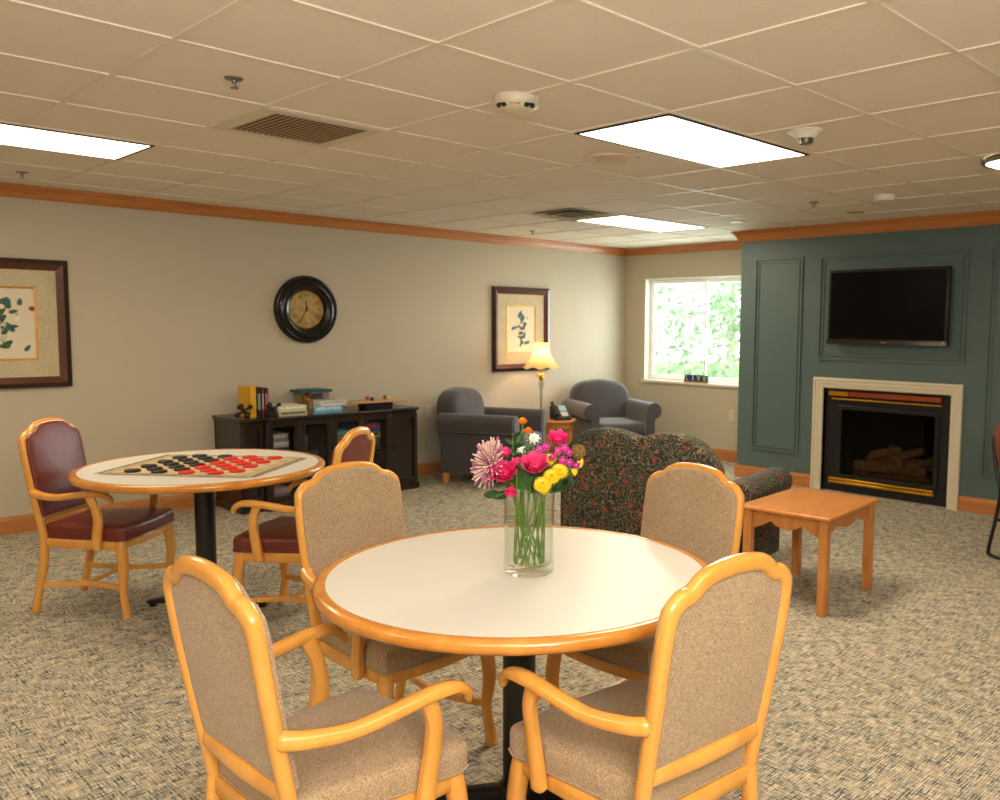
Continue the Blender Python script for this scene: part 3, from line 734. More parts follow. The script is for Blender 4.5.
for i in range(8):
    for j in range(8):
        if (i+j)%2: continue
        nm='black' if i<4 else 'red'
        u=(i-3.5)*.0707+rnd.gauss(0,.002); w_=(j-3.5)*.0707+rnd.gauss(0,.002)
        loc=(ct[0]+u*ca-w_*sa,ct[1]+u*sa+w_*ca,.7561)
        lab='black round checker lying on the black half of the woven mat' if nm=='black' else 'red round checker lying on the red half of the woven mat'
        if nm not in proto:
            o=obj('checker_piece',MB().lathe([(.0001,.0),(.034,.0),(.0375,.002),(.0375,.008),(.035,.0105),(.031,.0105),(.029,.0085),(.021,.0085),(.019,.0105),(.0001,.0105)],24),cs_[nm])
            proto[nm]=tag(o,lab,'checker','%s checkers on the woven mat'%nm)
        else:
            o=proto[nm].copy(); COL.objects.link(o)
        o.location=loc; o.rotation_euler=(0,0,rnd.random()*6)
# ------------------------------------------------------------------ media cabinet
cb=thing('media_cabinet','dark espresso cabinet with four glass doors against the beige wall','cabinet',(-6.999,2.91,0))
E_=M['esp']; D=.50; L=1.62
obj('carcass',MB().box(0,.02,0,L,.06,.715).box(0,D-.03,0,.02,.06,.715).box(0,D-.03,L-.02,L,.06,.715).box(0,D,.02,L-.02,.06,.09).box(0.02,D-.02,.17,.185,.09,.715).box(.02,D-.02,1.31,1.325,.09,.715).box(.02,D-.02,.738,.752,.09,.715).box(.02,D-.06,.185,1.31,.37,.385).box(D-.03,D+.033,.172,.19,.06,.715).box(D-.03,D+.033,1.305,1.325,.06,.715),E_,cb,smooth=False)
obj('cabinet_top',MB().prism([(-.0,-.02),(.49,-.02),(.50,.0),(.50,.18),(.545,.19),(.545,1.30),(.50,1.315),(.50,L),(.49,L+.02),(0,L+.02)],.715,.741,'z'),E_,cb,bevel=.005)
obj('plinth',MB().prism([(0,-.012),(.49,-.012),(.49,.18),(.535,.19),(.535,1.30),(.49,1.315),(.50,L+.012),(0,L+.012)],0,.06,'z'),E_,cb,bevel=.004)
for y0,y1 in ((.0,.18),(1.32,L)):
    d=obj('side_door',MB().box(D-.03,D-.012,y0+.004,y1-.004,.065,.71),E_,cb,bevel=.003)
    obj('door_panel',rect_frame(MB(),y0+.012,y1-.012,.085,.69,.035,-.012,.006).xf(Matrix(((0,-1,0,D-.006),(1,0,0,0),(0,0,1,0),(0,0,0,1)))),E_,d,bevel=.002)
    obj('knob',MB().ball((D+.02,y0+.05 if y0>.5 else y1-.05,.40),.013,10,8).cyl((y0+.05 if y0>.5 else y1-.05,.40),.005,D-.01,D+.015,8,'x'),M['blackm'],d)
ys=[.185,.46,.745,1.03,1.31]
for k in range(4):
    y0,y1=ys[k]+.002,ys[k+1]-.002
    d=obj('glass_door',rect_frame(MB(),y0,y1,.065,.71,.045,0,.02).xf(Matrix(((0,-1,0,D+.035),(1,0,0,0),(0,0,1,0),(0,0,0,1)))),E_,cb,bevel=.002)
    obj('pane',MB().box(D+.022,D+.025,y0+.04,y1-.04,.105,.67),M['cabglass'],d,smooth=False)
    yk=y1-.022 if k%2==0 else y0+.022
    obj('knob',MB().ball((D+.052,yk,.42),.010,10,8),M['blackm'],d)
def gbox(x,y,z,dx,dy,dz,c,label,cat='game box',name='board_game_box',c2=None,rz=0,grp=None):
    o=thing(name,label,cat,(x,y,z),rz,group=grp)
    m1=plain('card_'+str(c),c,.5,var=.1,vs=20); m2=plain('card_'+str(c2),c2,.5,var=.3,vs=60) if c2 else M['white']
    obj('box_base',MB().box(-dx/2,dx/2,-dy/2,dy/2,0,dz*.55),m1,o,smooth=False,bevel=.001)
    obj('box_lid',MB().box(-dx/2-.002,dx/2+.002,-dy/2-.002,dy/2+.002,dz*.35,dz),m1,o,smooth=False,bevel=.001)
    obj('printed_band',MB().box(-dx/2+.01,dx/2+.0032,-dy/2+.015,dy/2-.015,dz*.45,dz*.9).box(-dx/2+.02,dx/2-.02,-dy/2+.02,dy/2-.02,dz-.001,dz+.0008),m2,o,smooth=False)
    return o
GI='board game boxes inside the cabinet'
xs=-6.999
gbox(xs+.27,2.91+.325,.386,.28,.20,.05,(70,92,130),'blue game box lowest in the first glass door stack',c2=(150,160,170),grp=GI)
gbox(xs+.27,2.91+.325,.438,.28,.20,.045,(120,70,70),'dull red game box in the first glass door stack',c2=(60,60,80),grp=GI)
gbox(xs+.27,2.91+.325,.485,.28,.20,.05,(190,190,180),'white game box in the first glass door stack',c2=(220,220,215),grp=GI)
gbox(xs+.27,2.91+.325,.537,.28,.19,.06,(160,156,140),'grey white game box on top of the first glass door stack',c2=(200,198,190),grp=GI)
gbox(xs+.25,2.91+.61,.386,.26,.18,.04,(60,70,120),'flat dark blue box lying inside the second glass door',c2=(50,60,90),grp=GI)
gbox(xs+.27,2.91+.885,.386,.28,.22,.07,(44,60,84),'navy game box at the bottom behind the third glass door',c2=(80,110,140),grp=GI)
gbox(xs+.27,2.91+.885,.458,.28,.22,.06,(206,180,50),'yellow game box stacked behind the third glass door',c2=(170,60,40),grp=GI)
gbox(xs+.27,2.91+.885,.520,.28,.22,.06,(70,130,170),'light blue game box topping the third glass door stack',c2=(120,170,190),grp=GI)
gbox(xs+.27,2.91+1.17,.386,.28,.22,.10,(54,60,60),'dark grey box at the bottom behind the fourth glass door',c2=(100,110,110),grp=GI)
gbox(xs+.27,2.91+1.17,.488,.28,.22,.05,(208,186,60),'yellow game box behind the fourth glass door',c2=(60,60,60),grp=GI)
gbox(xs+.27,2.91+1.17,.540,.28,.22,.08,(50,110,170),'bright blue game box with red print behind the fourth glass door',c2=(190,70,50),grp=GI)
gbox(xs+.27,2.91+.325,.091,.28,.2,.06,(190,150,170),'pink game box on the floor of the cabinet behind the first door',c2=(210,190,200),grp=GI)
# tins in the second bay
for k,(dz) in enumerate((0,.075)):
    o=obj('metal_tin',MB().cyl((0,0),.045,0,.07,20,b=.004),M['steel'],loc=(xs+.37,2.91+.57,.427+dz)); tag(o,['silver round tin standing on the blue box behind the second glass door','upper silver round tin stacked behind the second glass door'][k],'tin','silver tins in the cabinet')
# top of cabinet
TZ=.7415
def jack(loc,label):
    t=thing('jack_bookend',label,'bookend',loc,group='black jack shaped bookends')
    r_=.012; L_=.058
    dirs=[Vector((1,1,1)),Vector((1,-1,-1)),Vector((-1,1,-1)),Vector((-1,-1,1)),Vector((0,1,-1)).normalized()*1.4,Vector((0,-1,1)).normalized()*1.4]
    m=MB()
    c=Vector((0,0,.058))
    for d in [Vector((.35,.75,.55)),Vector((.35,-.75,.55)),Vector((.8,0,-.6))]:
        d=d.normalized()
        m.sweep([tuple(c-d*L_),tuple(c),tuple(c+d*L_)],.010,n=8,ref=(0,.3,1),sub=1)
        for s_ in (-1,1):
            p=c+d*L_*s_; p.z=max(p.z,.019); m.ball(tuple(p),.019,10,8)
    obj('jack_body',m,M['blackm'],t)
jack((-6.60,2.975,TZ),'black jack shaped bookend leaning against the yellow book')
jack((-6.58,3.20,TZ),'black jack shaped bookend right of the dark upright books')
def book(x,y,dx,dy,dz,c,label,band=None):
    t=thing('book',label,'book',(x,y,TZ),group='books between the bookends')
    mc=plain('cover_'+str(c),c,.5,var=.06)
    obj('cover',MB().box(-dx/2,dx/2,-dy/2,-dy/2+.003,0,dz).box(-dx/2,dx/2,dy/2-.003,dy/2,0,dz).box(dx/2-.003,dx/2,-dy/2,dy/2,0,dz),mc,t,smooth=False)
    obj('pages',MB().box(-dx/2+.005,dx/2-.003,-dy/2+.003,dy/2-.003,.004,dz-.004),M['paper'],t,smooth=False)
    if band: obj('spine_title',MB().box(dx/2,dx/2+.0008,-dy/2+.006,dy/2-.006,dz*.25,dz*.8),plain('band_'+str(band),band,.5,var=.4,vs=90),t,smooth=False)
book(-6.71,3.055,.20,.055,.245,(222,166,18),'thick yellow book standing at the left end of the cabinet')
book(-6.71,3.104,.20,.034,.232,(30,28,32),'dark book with light spine marks beside the yellow book',(120,140,150))
book(-6.71,3.136,.20,.024,.232,(120,50,44),'thin dull red book between the two dark books',(190,160,150))
book(-6.71,3.166,.20,.030,.228,(46,34,40),'dark book with reddish spine print next to the right bookend',(180,110,110))
gbox(-6.64,3.35,TZ,.22,.24,.035,(196,190,160),'flat cream game box lowest in the short stack on the cabinet',c2=(90,100,80))
gbox(-6.65,3.35,TZ+.0365,.22,.24,.045,(206,200,170),'green edged cream game box topping the short stack on the cabinet',c2=(236,230,200))
gbox(-6.60,3.51,TZ,.10,.04,.115,(120,84,56),'small brown box standing upright between the game stacks',c2=(170,150,90))
gbox(-6.66,3.665,TZ,.24,.26,.058,(104,168,204),'light blue puzzle box on the cabinet top',c2=(190,214,220))
gbox(-6.68,3.74,TZ+.06,.20,.24,.036,(224,220,206),'white game box resting on the light blue puzzle box',c2=(180,176,170))
# tub with lid sits behind boxes
tb=thing('storage_tub','clear plastic tub of colorful toys with teal lid at the back of the cabinet top','tub',(-6.885,3.70,TZ),0)
obj('tub_body',MB().prism([(-.09,-.125),(.09,-.125),(.09,.125),(-.09,.125)],0,.155,'z'),clear('tub_plastic',(.82,.86,.88,1),.2,1.4,1.5),tb,bevel=.01)
ld=plain('tub_lid',(36,84,98),.4); obj('lid',MB().box(-.10,.10,-.145,.145,.155,.178).box(-.07,.07,-.10,.10,.178,.184),ld,tb,bevel=.006)
for k,(c,nm) in enumerate((((206,150,40),'yellow'),((180,50,80),'pink'),((60,120,80),'green'),((200,90,40),'orange'),((50,70,140),'blue'))):
    mt=plain('toy_'+nm,c,.5)
    m=MB()
    for q_ in range(5):
        m.ball((rnd.uniform(-.055,.06),rnd.uniform(-.095,.095),rnd.uniform(.03,.12)),.026,8,6)
    obj('toys',m,mt,tb)
# wooden peg board
wb=thing('wooden_game_board','long thin wooden game board raised on a dark stand at the cabinet right end','game board',(-6.72,4.22,TZ),R(-4))
obj('board_slab',MB().box(-.12,.12,-.27,.27,.05,.066),wood('pale_board_wood',(196,150,100),(214,170,118),.5),wb,bevel=.004)
obj('stand',MB().box(-.08,.08,-.12,.14,.0,.05),M['blackm'],wb,bevel=.004)
for (x,y,c,nm) in ((.06,-.06,(40,50,120),'blue'),(-.05,-.04,(190,40,34),'red'),(.06,.10,(220,190,40),'yellow'),(-.04,.14,(30,110,60),'green')):
    o=obj('game_ball',MB().ball((0,0,.017),.017,12,8,(1.2,1.2,1)),plain('ball_'+nm,c,.4),loc=(-6.72+x,4.22+y,TZ+.066)); tag(o,'%s game ball sitting on the raised wooden board'%nm,'game piece','colored balls on the wooden game board')

# ------------------------------------------------------------------ upholstered chairs
def arm_profile(w0,wout,zt,r,zb=.1,n=12):
    # cross-section (x,z): inner face at w0, rolled top curling outward
    cx=wout-r; cz=zt-r
    p=[(w0,zb),(w0,cz)]
    for k in range(1,4):
        a=PI-k*(PI/2)/4; p.append((w0+ (cx-w0)*(1+math.cos(a)),cz+r*math.sin(a)))
    for k in range(n+1):
        a=PI/2-k*(PI*1.12)/n; p.append((cx+r*math.cos(a),cz+r*math.sin(a)))
    ox=wout-r*1.0
    p.append((ox+.01,cz-r-.01)); p.append((ox+.01,zb))
    return p
def rolled_arm(s_,w0,wout,zt,r,y0,y1,zb):
    pr=arm_profile(w0,wout,zt,r,zb)
    return MB().prism([(s_*x,z) for x,z in pr],y0,y1,'y')
def make_club(label,grp=None):
    t=thing('club_armchair',label,'armchair',group=grp); F=M['slate']
    obj('seat_base',MB().box(-.30,.30,-.34,.36,.09,.30),F,t,bevel=.02,seg=3)
    for s_ in (-1,1):
        a=obj('arm',rolled_arm(s_,.26,.425,.625,.085,-.36,.37,.09),F,t,bevel=.014,seg=3,ang=50)
        pr=arm_profile(.285,.405,.605,.066,.11); obj('arm_front',MB().prism([(s_*x,z) for x,z in pr],.366,.378,'y'),F,a,bevel=.005,ang=50)
    out=[]
    W_=.33
    pts=[(-W_+.03,.12),(W_-.03,.12),(W_,.30),(W_,.60),(W_-.01,.70),(W_-.05,.765),(W_-.14,.81),(.0,.835),(-W_+.14,.81),(-W_+.05,.765),(-W_+.01,.70),(-W_,.60),(-W_,.30)]
    o=[]
    for i in range(len(pts)):
        a=pts[i];b=pts[(i+1)%len(pts)];n=max(1,int(math.hypot(b[0]-a[0],b[1]-a[1])/.05))
        for k in range(n): o.append((a[0]+(b[0]-a[0])*k/n,a[1]+(b[1]-a[1])*k/n))
    obj('backrest',MB().pillow(o,-.40,-.20,.06,.03,lambda a,b,h:(a,h-(b-.4)*.10,b),rb=.04),F,t,sub=1)
    sc=[(-.255,-.20),(.255,-.20),(.255,.37),(.24,.395),(-.24,.395),(-.255,.37)]
    o=[]
    for i in range(len(sc)):
        a=sc[i];b=sc[(i+1)%len(sc)];n=max(1,int(math.hypot(b[0]-a[0],b[1]-a[1])/.05))
        for k in range(n): o.append((a[0]+(b[0]-a[0])*k/n,a[1]+(b[1]-a[1])*k/n))
    obj('seat_cushion',MB().pillow(o,.30,.43,.045,.02),F,t,sub=1)
    for x in (-.33,.33):
        for y in (-.32,.32): obj('leg',MB().cyl((x,y),.032,0,.092,4,r2=.042).xf(Matrix.Identity(4)),M['oak'],t,smooth=False)
    return t
k0=make_club('grey blue club armchair at left, turned with its side to the camera','club armchairs flanking the round side table')
k0.scale=(1.05,1.05,1.06); k0.location=(-6.40,5.33,0); k0.rotation_euler=(0,0,R(-64.4))
dup(k0,(-6.43,7.03,0),R(-116),'grey blue club armchair in the corner under the window, front facing','club armchairs flanking the round side table')

# round side table
st=thing('side_table','small round oak side table between the two club armchairs','side table',(-6.56,6.28,0))
obj('tabletop',MB().lathe([(.0001,.478),(.24,.478),(.25,.486),(.25,.496),(.243,.503),(.0001,.503)],48),M['oak'],st)
obj('apron',MB().lathe([(.20,.42),(.215,.42),(.215,.478),(.20,.478)],40,closed=True),M['oak'],st)
for k in range(4):
    a=k*PI/2+.5; obj('leg',MB().box(-.02,.02,-.02,.02,0,.478).xf(Matrix.Translation((math.cos(a)*.19,math.sin(a)*.19,0))@Matrix.Rotation(a,4,'Z')),M['oak'],st,bevel=.003)
# lamp
LX,LY=-6.70,6.235
lp=thing('table_lamp','lit table lamp with pleated cream bell shade and glass column','lamp',(LX,LY,.5035))
obj('lamp_base',MB().lathe([(.0001,0),(.075,0),(.075,.012),(.05,.022),(.022,.035),(.018,.06),(.022,.075),(.0001,.078)],28),M['bronze'],lp)
obj('glass_column',MB().lathe([(.0001,.078),(.013,.078),(.013,.20),(.016,.30),(.030,.37),(.026,.395),(.0001,.40)],20),clear('lamp_glass',(.8,.82,.8,1),.02,1.45,2),lp)
obj('lamp_rod',MB().cyl((0,0),.004,.07,.60,8),M['steel'],lp)
obj('collar',MB().lathe([(.0001,.40),(.014,.40),(.03,.43),(.022,.45),(.012,.49),(.0001,.49)],20),M['brass'],lp)
m=MB()
for k in range(6):
    a=k*PI/3; m.sweep([(0,0,.44),(.035*math.cos(a),.035*math.sin(a),.47),(.06*math.cos(a),.06*math.sin(a),.455)],[(.006,.003),(.018,.003),(.008,.003)],n=8,ref=(0,0,1),sub=3)
obj('metal_leaves',m,M['brass'],lp)
sm,nt,bb=_nt('lamp_shade_fabric'); v=mapped(nt,(1,1,1)); n=noise(nt,v,30,2)
bb.inputs['Base Color'].default_value=lin((236,206,150)); bb.inputs['Roughness'].default_value=.8
nt.links.new(ramp(nt,n,[(.3,lin((250,176,96))),(.7,lin((255,200,124)))]),bb.inputs['Emission Color']); bb.inputs['Emission Strength'].default_value=.28
tr=nt.nodes.new('ShaderNodeBsdfTranslucent'); tr.inputs[0].default_value=lin((255,214,150)); mx=nt.nodes.new('ShaderNodeMixShader'); mx.inputs[0].default_value=.45
out=[x for x in nt.nodes if x.type=='OUTPUT_MATERIAL'][0]; nt.links.new(bb.outputs[0],mx.inputs[1]); nt.links.new(tr.outputs[0],mx.inputs[2]); nt.links.new(mx.outputs[0],out.inputs[0])
m=MB(); n_=64; prof=[(.072,.80),(.076,.76),(.088,.70),(.108,.65),(.140,.595),(.175,.555),(.205,.535)]
for i in range(n_):
    a=2*PI*i/n_
    for j,(r_,z) in enumerate(prof):
        w_=1+.025*math.cos(a*8)*(j/6)+ (.012 if i%2 else 0); m.v.append((r_*w_*math.cos(a),r_*w_*math.sin(a),z-.010*math.cos(a*8)*(j/6)**3))
m.f=[(i*7+j,((i+1)%n_)*7+j,((i+1)%n_)*7+j+1,i*7+j+1) for i in range(n_) for j in range(6)]
obj('lamp_shade',m,sm,lp)
obj('finial',MB().ball((0,0,.825),.010,10,8).cyl((0,0),.003,.79,.82,8),M['brass'],lp)
def light(name,kind,loc,energy,color=(1,1,1),rot=(0,0,0),size=.5,size_y=None,parent=None):
    l=bpy.data.lights.new(name,kind); l.energy=energy; l.color=color
    if kind=='AREA':
        l.size=size
        if size_y: l.shape='RECTANGLE'; l.size_y=size_y
    elif kind=='POINT': l.shadow_soft_size=size
    o=bpy.data.objects.new(name,l); COL.objects.link(o); o.location=loc; o.rotation_euler=rot
    if parent: o.parent=parent
    return o
light('lamp_bulb','POINT',(0,0,.68),3.6,(1,.66,.36),size=.03,parent=lp)
# desk phone
ph=thing('desk_phone','black desk telephone tilted on the round side table beside the lamp','telephone',(-6.47,6.30,.5035),R(-22))
obj('phone_body',MB().prism([(-.10,0),(.10,0),(.10,.02),(-.06,.135),(-.10,.14)],-.085,.085,'y'),M['blackm'],ph,bevel=.005)
obj('handset',MB().sweep([(-.075,-.065,.165),(-.05,-.068,.155),(.02,-.068,.105),(.085,-.065,.055)],[(.022,.018),(.014,.012),(.014,.012),(.022,.018)],n=10,power=3,ref=(0,1,0),sub=4),M['black'],ph)
obj('display',MB().box(-.0,.085,-.01,.07,0,.003).xf(Matrix.Translation((-.062,0,.137))@Matrix.Rotation(R(35.7),4,'Y')),plain('phone_display',(150,180,190),.3),ph,smooth=False)
m=MB()
for a in range(4):
    for b_ in range(3): m.box(.1+a*.018,.112+a*.018,-.01+b_*.026,.010+b_*.026,0,.004)
obj('keypad',m.xf(Matrix.Translation((-.062,0,.137))@Matrix.Rotation(R(35.7),4,'Y')),M['white'],ph,smooth=False)

# ------------------------------------------------------------------ settee
se=thing('settee','patterned camel back settee in dark green and red scroll fabric, seen from behind','settee',(-3.41,4.267,0),R(11.5))
F=M['settee']; hw=.535
def dens(pts,step):
    o=[]
    for i in range(len(pts)):
        a=pts[i];b=pts[(i+1)%len(pts)];n=max(1,int(math.hypot(b[0]-a[0],b[1]-a[1])/step))
        for k in range(n): o.append((a[0]+(b[0]-a[0])*k/n,a[1]+(b[1]-a[1])*k/n))
    return o
top=[(hw,.08),(hw,.60),(hw-.012,.67),(hw-.05,.745),(hw-.12,.815),(hw-.20,.855),(hw-.28,.870),(hw-.37,.865),(hw-.46,.848),(0,.828)]
bp_=top+[(-x,z) for x,z in reversed(top[:-1])]
m=MB(); n=len(bp_)
D1=dens(bp_,.06)
def pl(a,b,h): return (a,-.40+h-(b-.4)*.06*(1 if b>.4 else 0),b)
# extruded back with softly rounded top edge
mm=MB(); k=len(D1); cxx,czz=0,.5
rings=[(.02,0),(.004,.006),(0,.022),(0,.10),(.006,.135),(.03,.155)]
for d,h in rings:
    for x,z in D1:
        dx,dz=x-cxx,z-czz; L_=math.hypot(dx,dz); f_=1-d/L_; mm.v.append(pl(cxx+dx*f_,czz+dz*f_,h))
for i in range(len(rings)-1):
    for j in range(k): l=(j+1)%k; mm.f.append((i*k+j,i*k+l,(i+1)*k+l,(i+1)*k+j))
mm.f.append(tuple(range(k-1,-1,-1))); mm.f.append(tuple((len(rings)-1)*k+j for j in range(k)))
obj('backrest',mm,F,se,ang=60)
obj('seat_base',MB().box(-.5,.5,-.30,.34,.10,.28),F,se,bevel=.02)
for s_ in (-1,1):
    a=obj('arm',rolled_arm(s_,.46,.69,.605,.088,-.30,.40,.06),F,se,bevel=.016,seg=3,ang=50)
    obj('arm_front',MB().prism([(s_*x,z) for x,z in arm_profile(.485,.67,.585,.068,.08)],.396,.408,'y'),F,a,bevel=.005,ang=50)
    obj('seat_cushion',MB().pillow(dens([(s_*.005,-.22),(s_*.45,-.22),(s_*.45,.40),(s_*.005,.40)],.05),.28,.43,.05,.02),F,se,sub=1)
    obj('back_cushion',MB().pillow(dens([(s_*.005,.42),(s_*.45,.42),(s_*.45,.70),(s_*.30,.80),(s_*.08,.78),(s_*.005,.76)],.05),-.25,-.13,.05,.02,lambda a,b,h:(a,h-(b-.4)*.06,b)),F,se,sub=1)
    for y in (-.34,.34): obj('leg',MB().cyl((s_*.52,y),.025,0,.11,12,r2=.032),M['oak'],se)

# ------------------------------------------------------------------ end table
c4=[(-2.62,3.95),(-2.09,3.905),(-2.13,4.61),(-2.70,4.675)]
ex,ey=(-2.395,4.285); rz=R(4.5)
et=thing('end_table','square oak end table with scalloped apron beside the patterned settee','end table',(ex,ey,0),rz)
wx,wy=.265,.345; zt=.525
obj('tabletop',MB().box(-wx,wx,-wy,wy,zt-.022,zt),M['oak'],et,bevel=.008,seg=3)
def scallop(L_,z1,d1):
    n=40; p=[]
    for i in range(n+1):
        u=i/n; x=-L_/2+L_*u
        c=abs(u-.5)*2
        z=z1-d1*(.35+.65*(abs(math.sin(c*PI*2.0))**.8 if c>.5 else .35+.65*math.cos(c*PI)**2))*(1 if c<.97 else .8)
        p.append((x,z))
    return p+[(L_/2,z1+.0),(-L_/2,z1+.0)] if p[-1][1]<z1 else p
ap=zt-.022
def apron(L_):
    pts=[(-L_/2,ap)]
    n=48
    for i in range(n+1):
        u=i/n; c=abs(u-.5)*2; x=-L_/2+L_*u
        if c<.30: z=.075-.018*math.cos(c/.30*PI/2)*0+.0
        elif c<.62: z=.075-.020*math.sin((c-.30)/.32*PI)
        else: z=.072+.028*math.sin((c-.62)/.38*PI/2)*1.0
        if c<.30: z=.072+.014*math.cos(c/.30*PI/2)
        # hanging depth below the top
        z={True:z,False:z}[True]
        if c>.9: z=.10
        pts.append((x,ap-z))
    pts.append((L_/2,ap)); return pts
lw=.024
def legs_pos(): return [(sx*(wx-.045),sy*(wy-.045)) for sx in (-1,1) for sy in (-1,1)]
for s_ in (-1,1):
    obj('apron',MB().prism(apron(2*(wx-.045)-.04),s_*(wy-.055)-.009,s_*(wy-.055)+.009,'y'),M['oak'],et,smooth=False)
    obj('apron',MB().prism(apron(2*(wy-.045)-.04),s_*(wx-.055)-.009,s_*(wx-.055)+.009,'x'),M['oak'],et,smooth=False)
for x,y in legs_pos(): obj('leg',MB().box(x-lw,x+lw,y-lw,y+lw,0,ap),M['oak'],et,bevel=.005)

# ------------------------------------------------------------------ sled chair at the right edge
fwd=Vector((.89,-.45,0)); rzc=math.atan2(fwd.y,fwd.x)-PI/2
ch=thing('sled_chair','black tubular metal chair with rust vinyl back at the right edge','chair',(-1.56,5.93,0),rzc)
for s_ in (-1,1):
    obj('tube_frame',MB().sweep([(s_*.25,-.33,.80),(s_*.25,-.30,.60),(s_*.25,-.25,.45),(s_*.25,-.28,.25),(s_*.25,-.325,.05),(s_*.25,-.30,.013),(s_*.25,-.1,.012),(s_*.25,.18,.012),(s_*.25,.23,.04),(s_*.25,.23,.25),(s_*.25,.22,.42),(s_*.25,.12,.44),(s_*.25,-.22,.42)],.0125,n=10,power=2,ref=(1,0,0),sub=4),M['black'],ch)
obj('cross_tube',MB().sweep([(-.25,-.28,.25),(.25,-.28,.25)],.010,n=8,ref=(0,0,1)),M['black'],ch)
obj('cross_tube',MB().sweep([(-.25,.23,.3),(.25,.23,.3)],.010,n=8,ref=(0,0,1)),M['black'],ch)
obj('seat',MB().pillow(dens([(-.235,-.22),(.235,-.22),(.235,.24),(-.235,.24)],.05),.425,.48,.02,.012),M['rust'],ch)
obj('backrest',MB().pillow(dens([(-.235,.60),(.235,.60),(.25,.70),(.25,.80),(.22,.87),(.1,.89),(-.1,.89),(-.22,.87),(-.25,.80),(-.25,.70)],.05),-.025,.025,.02,.01,lambda a,b,h:(a,-.315+h-(b-.7)*.1,b)),M['rust'],ch)

# ------------------------------------------------------------------ vase and bouquet
VX,VY=-1.89,1.712; VZ=.7525
va=thing('glass_vase','clear glass cylinder vase half filled with water on the cream table','vase',(VX,VY,VZ))
pr=[(.0001,.0),(.068,.0),(.073,.004),(.0745,.014),(.0725,.020),(.0745,.028),(.0745,.20),(.0765,.240),(.080,.2495),(.0795,.253),(.0765,.254),(.0745,.250),(.0735,.236),(.0715,.20),(.0715,.034),(.064,.024),(.0001,.022)]
obj('vase_wall',MB().lathe(pr,56),M['vase'],va,ang=60)
wt_=obj('water',MB().lathe([(.0001,.0245),(.0635,.0265),(.0705,.036),(.0705,.162),(.0001,.162)],48),M['water'],loc=(VX,VY,VZ)); tag(wt_,'clear water standing in the lower half of the glass vase','water')
rt_=Vector((.7223,.6916,0)); fd=Vector((-.6916,.7223,0))
def FP(px,py,dep=0):
    s=.00302*(1+dep/2.55)
    return rt_*((px-529)*s)+fd*dep+Vector((0,0,(574-py)*s-.0075+dep*.13))
stemm=plain('stem_green',(98,134,40),.5,var=.2,vs=30); stemb=plain('stem_brown',(120,86,44),.6,var=.2,vs=30)
leafg=plain('leaf_green',(62,104,38),.45,var=.3,vs=40); leafd=plain('leaf_dark',(34,72,30),.45,var=.25,vs=40)
def fl(name,label,cat='flower'): return thing(name,label,cat,(VX,VY,VZ),group='flowers in the glass vase')
def stem(t,p,k,mt=None,r=.0028):
    a=k*2.4; bx,by=.045*math.cos(a+PI),.045*math.sin(a+PI)
    d=Vector((p.x,p.y,0)); 
    nk=d.normalized()*min(.05,d.length) if d.length>1e-4 else d
    mid=Vector((nk.x,nk.y,.235)); 
    obj('stem',MB().sweep([(bx,by,.03),tuple((Vector((bx,by,.03))+mid)/2),tuple(mid),tuple(p-Vector((0,0,.01)))],[r*1.1,r,r,r*.9],n=7,ref=(.3,.2,1),sub=5),mt or stemm,t)
def leafmesh(m,p,d,L_,W_,nrm=Vector((0,0,1)),curl=.2):
    d=d.normalized(); sd=d.cross(nrm).normalized(); up=sd.cross(d); n=7; b=len(m.v)
    for i in range(n):
        u=i/(n-1); w_=W_*math.sin(PI*min(1,u*.9+.06))**.8; c=p+d*L_*u+up*(-curl*L_*u*u)
        m.v+= [tuple(c-sd*w_+up*w_*.25),tuple(c),tuple(c+sd*w_+up*w_*.25)]
    for i in range(n-1):
        for j in range(2): m.f.append((b+i*3+j,b+i*3+j+1,b+(i+1)*3+j+1,b+(i+1)*3+j))
def petal_cup(m,c,axis,r,count,layers,open_=.6,seed=0):
    q=random.Random(seed); axis=axis.normalized(); e1=axis.orthogonal().normalized(); e2=axis.cross(e1)
    for l in range(layers):
        f=(l+1)/layers; rr=r*f; tilt=.15+open_*f
        for k in range(count):
            a=2*PI*(k/count)+l*.7+q.gauss(0,.08); rad=e1*math.cos(a)+e2*math.sin(a); tn=axis.cross(rad); b=len(m.v)
            for i in range(5):
                u=i/4; w_=rr*.62*math.sin(PI*(.12+.80*u))**.7
                pos=c+rad*(rr*(.25+.75*math.sin(u*PI/2*1.0))*(.55+.45*tilt))+axis*(r*(u*1.15-.55)*(1.12-.25*f))
                if u>.8: pos+=rad*rr*.18
                for j in (-1,-.4,.4,1):
                    m.v.append(tuple(pos+tn*w_*j-rad*(w_*.45*j*j)))
            for i in range(4):
                for j in range(3): m.f.append((b+i*4+j,b+i*4+j+1,b+(i+1)*4+j+1,b+(i+1)*4+j))
cam_dir=Vector((.66,-.69,.22))
rose=plain('rose_pink',(240,52,128),.5,var=.15,vs=60); rose2=plain('rose_coral',(244,72,136),.5,var=.15,vs=60)
SI=[0]
def nxt(): SI[0]+=1; return SI[0]
def make_rose(px,py,dep,r,label,mt=rose,ax=None,count=6,layers=5,open_=.6):
    p=FP(px,py,dep); t=fl('rose',label); k=nxt(); m=MB(); ax=ax or (cam_dir+Vector((0,0,.6))+p*1.5)
    petal_cup(m,p,ax,r,count,layers,open_,k)
    m.ball(tuple(p),r*.45,10,8)
    obj('petals',m,mt,t); stem(t,p-ax.normalized()*r*.5,k)
    m=MB()
    for j in range(5):
        a=j*1.256; e=ax.normalized().orthogonal().normalized(); e2=ax.normalized().cross(e)
        leafmesh(m,p-ax.normalized()*r*.75,(e*math.cos(a)+e2*math.sin(a))+ax.normalized()*.3,r*.8,r*.16)
    obj('sepals',m,leafg,t)
